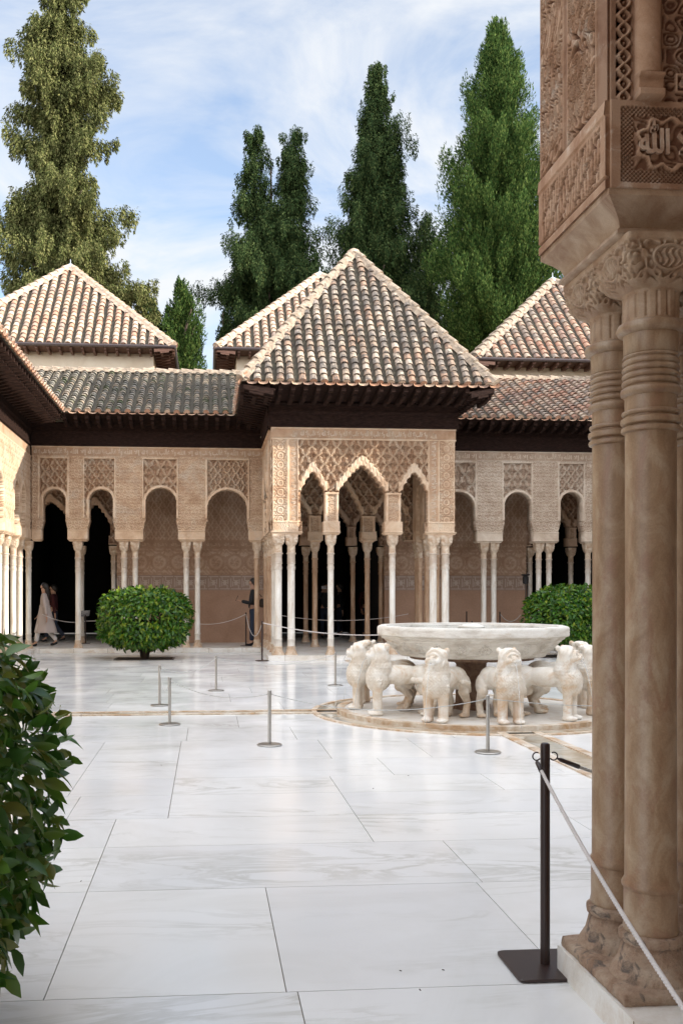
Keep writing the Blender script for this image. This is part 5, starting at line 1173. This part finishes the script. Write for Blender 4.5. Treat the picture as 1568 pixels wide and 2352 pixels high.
# clipped orange trees
def citrus(x, y, zc, rx, rz, n, leaf, mat, label, trunk_z=0., seed=2):
    g_ = np.random.default_rng(seed); t_ = thing('orange_tree', label, 'orange tree', (x, y, 0), 0, 'clipped orange trees in the court')
    a = g_.uniform(0, 2*np.pi, n); cz = g_.uniform(-1, 1, n); sr = np.sqrt(1-cz**2); nrm = np.stack([sr*np.cos(a), sr*np.sin(a), cz], 1)
    sh = np.where(g_.random(n) < .75, g_.uniform(.92, 1.03, n), g_.uniform(.5, .92, n))
    lump = 1+.035*np.sin(a*5+cz*4)+.03*np.sin(a*9-cz*7)
    flat = np.sign(cz)*np.abs(cz)**.75
    sre = np.sqrt(np.clip(1-np.abs(flat)**2.6, 0, 1))**.8
    P_ = np.stack([sre*np.cos(a), sre*np.sin(a), flat], 1)*(sh*lump)[:, None]*np.array((rx, rx, rz))+np.array((0, 0, zc))
    P_ -= nrm*leaf*.4
    D = nrm*.7+g_.normal(size=(n, 3))*.55+np.array((0, 0, -.25))
    leaf_crown('crown', P_, D, g_.uniform(.65, 1.15, n)*leaf, mat, t_, .45, up=nrm)
    tr = MB()
    for (dx, dy) in ((0, 0), (.10, .03), (-.10, .05), (.05, -.08)):
        tr.tube([(dx*.5, dy*.5, 0), (dx*1.2, dy*1.2, zc-rz*.7), (dx*3.5, dy*3.5, zc)], [.045, .04, .015], 8)
    for i in range(26):
        aa = g_.uniform(0, 6.28); r_ = rx*g_.uniform(.4, .95); z_ = zc+g_.uniform(-.8, .7)*rz
        tr.tube([(0, 0, zc-rz*.75), (math.cos(aa)*r_*.5, math.sin(aa)*r_*.5, (zc+z_)/2), (math.cos(aa)*r_, math.sin(aa)*r_, z_)], [.018, .010, .004], 5)
    tr.build('trunk', 'trunk_smooth', t_); return t_
citrus(-1.39, 21.24, .92, 1.04, .70, 9000, .115, 'citrus', 'round clipped orange tree in front of the left arcade', seed=11)
citrus(8.45, 21.24, .95, 1.04, .72, 9000, .115, 'citrus', 'round clipped orange tree in front of the right arcade, behind the fountain bowl', seed=12)
nt_ = citrus(-1.38, 3.02, .79, .89, .70, 11000, .088, 'citrus_near', 'dark leafy orange tree cut off by the left edge, close to the viewer', seed=13)
# ------------------------------------------------------------------ people
def skin_mesh(chains, name, mat, parent, sub=2, root=0):
    bm = bmesh.new(); lay = bm.verts.layers.skin.new() if not bm.verts.layers.skin else bm.verts.layers.skin.verify(); ref = {}
    bm.verts.layers.skin.verify(); lay = bm.verts.layers.skin.active
    for ch_ in chains:
        prev = None
        for item in ch_:
            if isinstance(item, str): v = ref[item]
            else:
                nm_, p, r = item; v = bm.verts.new(p); rr = r if isinstance(r, tuple) else (r, r); v[lay].radius = rr
                if nm_: ref[nm_] = v
            if prev is not None: bm.edges.new((prev, v))
            prev = v
    bm.verts.ensure_lookup_table()
    first = True
    for v in bm.verts:
        v[lay].use_root = first; first = False
    me = bpy.data.meshes.new('s'); bm.to_mesh(me); bm.free(); o = bpy.data.objects.new('s', me); COL.objects.link(o)
    o.modifiers.new('k', 'SKIN'); s_ = o.modifiers.new('u', 'SUBSURF'); s_.levels = sub; s_.render_levels = sub
    return evaluated(o, name, mat, parent)
def hand(side_pts, base, fwd, dn, side):
    """five short finger chains from the palm end"""
    fwd, dn, side = map(lambda v: Vector(v).normalized(), (fwd, dn, side)); b_ = Vector(base); out = []
    for i, l_ in enumerate((.07, .078, .072, .058)):
        p = b_+side*(-.027+.018*i); out.append([side_pts, (None, p, .009), (None, p+fwd*l_*.5+dn*.01, .0085), (None, p+fwd*l_*.85+dn*.03, .0075)])
    p = b_-fwd*.05+side*-.035; out.append([side_pts, (None, p, .010), (None, p+side*-.02+fwd*.03+dn*.015, .009), (None, p+side*-.015+fwd*.055+dn*.02, .008)])
    return out
def person(label, x, y, z, rz, H=1.7, pose='walk', coat=None, trousers='jeans', top='cloth_black', hair='short', hairmat='hair', extra=None):
    t_ = thing('person', label, 'person', (x, y, z), rz); k = H/1.75
    def q(*p): return Vector(p)*k
    st = .20 if pose == 'walk' else .04      # local: +x forward, y left
    hipz = .93; hl, hr = q(0, .09, hipz-.04), q(0, -.09, hipz-.04)
    kl, kr = q(st*.75, .09, .50), q(-st*.35+.03, -.09, .49); al, ar = q(st*1.1, .09, .09), q(-st*1.5, -.09, .13)
    shz = 1.44
    if pose == 'phone': hL = q(.32, .10, 1.16); eL = q(.06, .25, 1.10); hR = q(.06, -.25, .82); eR = q(-.04, -.26, 1.12)
    elif pose == 'raise': hL = q(.28, .10, 1.48); eL = q(.16, .26, 1.22); hR = q(.28, -.10, 1.48); eR = q(.16, -.26, 1.22)
    else: hL = q(-.10, .27, .84); eL = q(-.06, .25, 1.12); hR = q(.20, -.24, .88); eR = q(.02, -.25, 1.12)
    dL = (hL-eL).normalized(); dR = (hR-eR).normalized()
    ch_ = [[('pel', q(0, 0, .95), (.12*k, .15*k)), ('wa', q(-.01, 0, 1.10), (.095*k, .125*k)), ('chs', q(0, 0, 1.30), (.11*k, .15*k)), ('nk', q(.0, 0, 1.47), .055*k), ('hd', q(.02, 0, 1.56), .075*k), ('hd2', q(.03, 0, 1.64), .092*k), (None, q(.02, 0, 1.71), .068*k)],
           ['hd', (None, q(.085, 0, 1.555), .045*k)],
           ['hd2', (None, q(.115, 0, 1.615), .018*k)],
           ['pel', (None, hl, .085*k), (None, kl, .058*k), (None, al, .038*k), (None, al+q(.13, 0, -.05), .035*k)], ['pel', (None, hr, .085*k), (None, kr, .058*k), (None, ar, .038*k), (None, ar+q(.12, 0, -.08), .035*k)],
           ['chs', (None, q(0, .18, 1.40), .055*k), (None, eL, .042*k), ('hL', hL, .026*k), ('pL', hL+dL*.06, (.030, .018))], ['chs', (None, q(0, -.18, 1.40), .055*k), (None, eR, .042*k), ('hR', hR, .026*k), ('pR', hR+dR*.06, (.030, .018))]]
    ch_ += hand('pL', hL+dL*.10, dL, (1, 0, -.2), (0, 1, 0))+hand('pR', hR+dR*.10, dR, (1, 0, -.2), (0, 1, 0))
    skin_mesh(ch_, 'body', 'skin', t_)
    # trousers and shoes
    skin_mesh([[('p', q(0, 0, 1.0), (.128*k, .158*k)), ('p2', q(0, 0, .90), (.13*k, .16*k)), (None, hl+q(0, .005, -.05), .10*k), (None, kl, .076*k), (None, al+q(0, 0, .03), .062*k)], ['p2', (None, hr+q(0, -.005, -.05), .10*k), (None, kr, .076*k), (None, ar+q(0, 0, .03), .062*k)]], 'trousers', trousers, t_, 2)
    for A, tl in ((al, 0), (ar, -.02)):
        skin_mesh([[(None, A+q(-.03, 0, -.02), .046*k), (None, A+q(.02, 0, -.045), .046*k), (None, A+q(.10, 0, -.055+tl), .040*k), (None, A+q(.17, 0, -.062+tl), .030*k)]], 'shoe', 'cloth_black', t_)
    # upper clothing
    ct = coat or top
    tc_ = [[('a', q(0, 0, .92 if not coat else 1.0), (.135*k, .165*k)), ('w', q(-.005, 0, 1.10), (.112*k, .142*k)), ('c', q(0, 0, 1.30), (.128*k, .165*k)), (None, q(0, 0, 1.45), (.075*k, .085*k))],
           ['c', (None, q(0, .185, 1.40), .070*k), (None, eL, .058*k), (None, hL-dL*.02, .045*k)], ['c', (None, q(0, -.185, 1.40), .070*k), (None, eR, .058*k), (None, hR-dR*.02, .045*k)]]
    skin_mesh(tc_, 'coat' if coat else 'jacket', ct, t_)
    if coat:
        V = []; n = 28; zz = np.linspace(1.12, .38, 14)
        for j, z_ in enumerate(zz):
            f_ = (1.12-z_)/.74
            for i in range(n):
                a = 2*math.pi*i/n; fold = 1+.07*f_*math.sin(a*7+j*.15)
                V.append(q((.135+.17*f_)*math.cos(a)*fold-.03*f_, (.155+.07*f_)*math.sin(a)*fold, z_))
        Fc = [(j*n+i, j*n+(i+1) % n, (j+1)*n+(i+1) % n, (j+1)*n+i) for j in range(13) for i in range(n)]
        mesh('coat_skirt', V, Fc, ct, t_, True)
        b_ = MB(); b_.lathe([(.140*k, 1.085*k), (.150*k, 1.09*k), (.150*k, 1.12*k), (.140*k, 1.125*k)], 20); o = b_.build('belt', ct, t_); o.scale = (1, 1.12, 1)
    # hair
    hp = [((-.0, 0, 1.665), (.10, .095, .095)), ((-.045, 0, 1.62), (.085, .09, .10))]
    if hair == 'long': hp += [((-.07, 0, 1.52), (.075, .10, .12)), ((-.085, 0, 1.42), (.055, .09, .13)), ((-.085, 0, 1.33), (.04, .07, .10))]
    blob_mesh([(q(*c), tuple(v*k for v in r), None) for c, r in hp], .012, 'hair', hairmat, t_, 3)
    for s in (-1, 1):
        e_ = MB(); e_.tube([q(.117, s*.032, 1.642), q(.122, s*.032, 1.642)], .007, 8); e_.build('eye', 'lamp_black', t_)
    return t_, hL, dL
q = ground(112, 1481, .11)
person('woman in a long beige belted coat and white trousers walking left in the dark arch', q[0]+.03, 24.5, .11, R(178), 1.64, 'walk', 'coat_beige', 'cloth_white', hair='long')
person('person in a dark red jacket walking behind the woman in the beige coat', atY(124, 1400, 26.9)[0], 26.9, .11, R(176), 1.62, 'walk', None, 'jeans', 'cloth_red', hair='short')
q = ground(574, 1480, .11)
man, hL, dL = person('man in black clothes looking at his phone, walking left, half behind a column', q[0]+.06, 24.35, .11, R(176), 1.76, 'phone', None, 'jeans', 'cloth_black')
ph = MB(); ph.box(-.005, .005, -.038, .038, -.075, .075); o = ph.build('mobile_phone', 'phone'); tag(o, 'black mobile phone in the hand of the man by the column', 'phone')
Mw = Matrix.Translation((q[0]+.06, 24.35, .11)) @ Matrix.Rotation(R(176), 4, 'Z'); wp = Mw @ (hL+dL*.10+Vector((.02, 0, .05))); o.location = wp; o.rotation_euler = (0, R(-25), R(176))
bg_ = thing('shoulder_bag', 'dark brown bag on the back of the man with the phone', 'bag', tuple(Mw @ Vector((-.22, 0, 1.12))))
skin_mesh([[(None, (0, 0, -.14), (.07, .12)), (None, (0, 0, 0), (.08, .14)), (None, (0, 0, .12), (.06, .11))]], 'bag_body', 'bag_brown', bg_)
st_ = MB(); st_.tube([(0, .05, .15), (-.12, .06, .30), (-.25, .05, .22)], .012, 6); st_.build('strap', 'bag_brown', bg_, True)
for (xp, yy, l_, ps, tp, rz_) in ((747, 28.2, 'dimly seen visitor inside the pavilion hall raising a pale phone', 'raise', 'cloth_black', -95), (842, 28.6, 'dimly seen visitor in a dark red top deep inside the pavilion hall', 'stand', 'cloth_red', -80), (780, 29.2, 'dimly seen visitor in black standing deep inside the pavilion hall', 'stand', 'cloth_black', 170)):
    X_, _z = atY(xp, 1400, yy); pp, hL, dL = person(l_, X_, yy, .11, R(rz_), 1.70, ps, None, 'jeans', tp)
    if ps == 'raise':
        Mw = Matrix.Translation((X_, yy, .11)) @ Matrix.Rotation(R(rz_), 4, 'Z'); wp = Mw @ (hL+dL*.1+Vector((.03, -.1, .03)))
        ph = MB(); ph.box(-.08, .08, -.005, .005, -.042, .042); o = ph.build('mobile_phone', 'phone_white'); tag(o, 'pale phone held up by the visitor inside the pavilion hall', 'phone'); o.location = wp
for o in colproto.values():
    if 'fresh' in o.keys(): bpy.data.objects.remove(o)
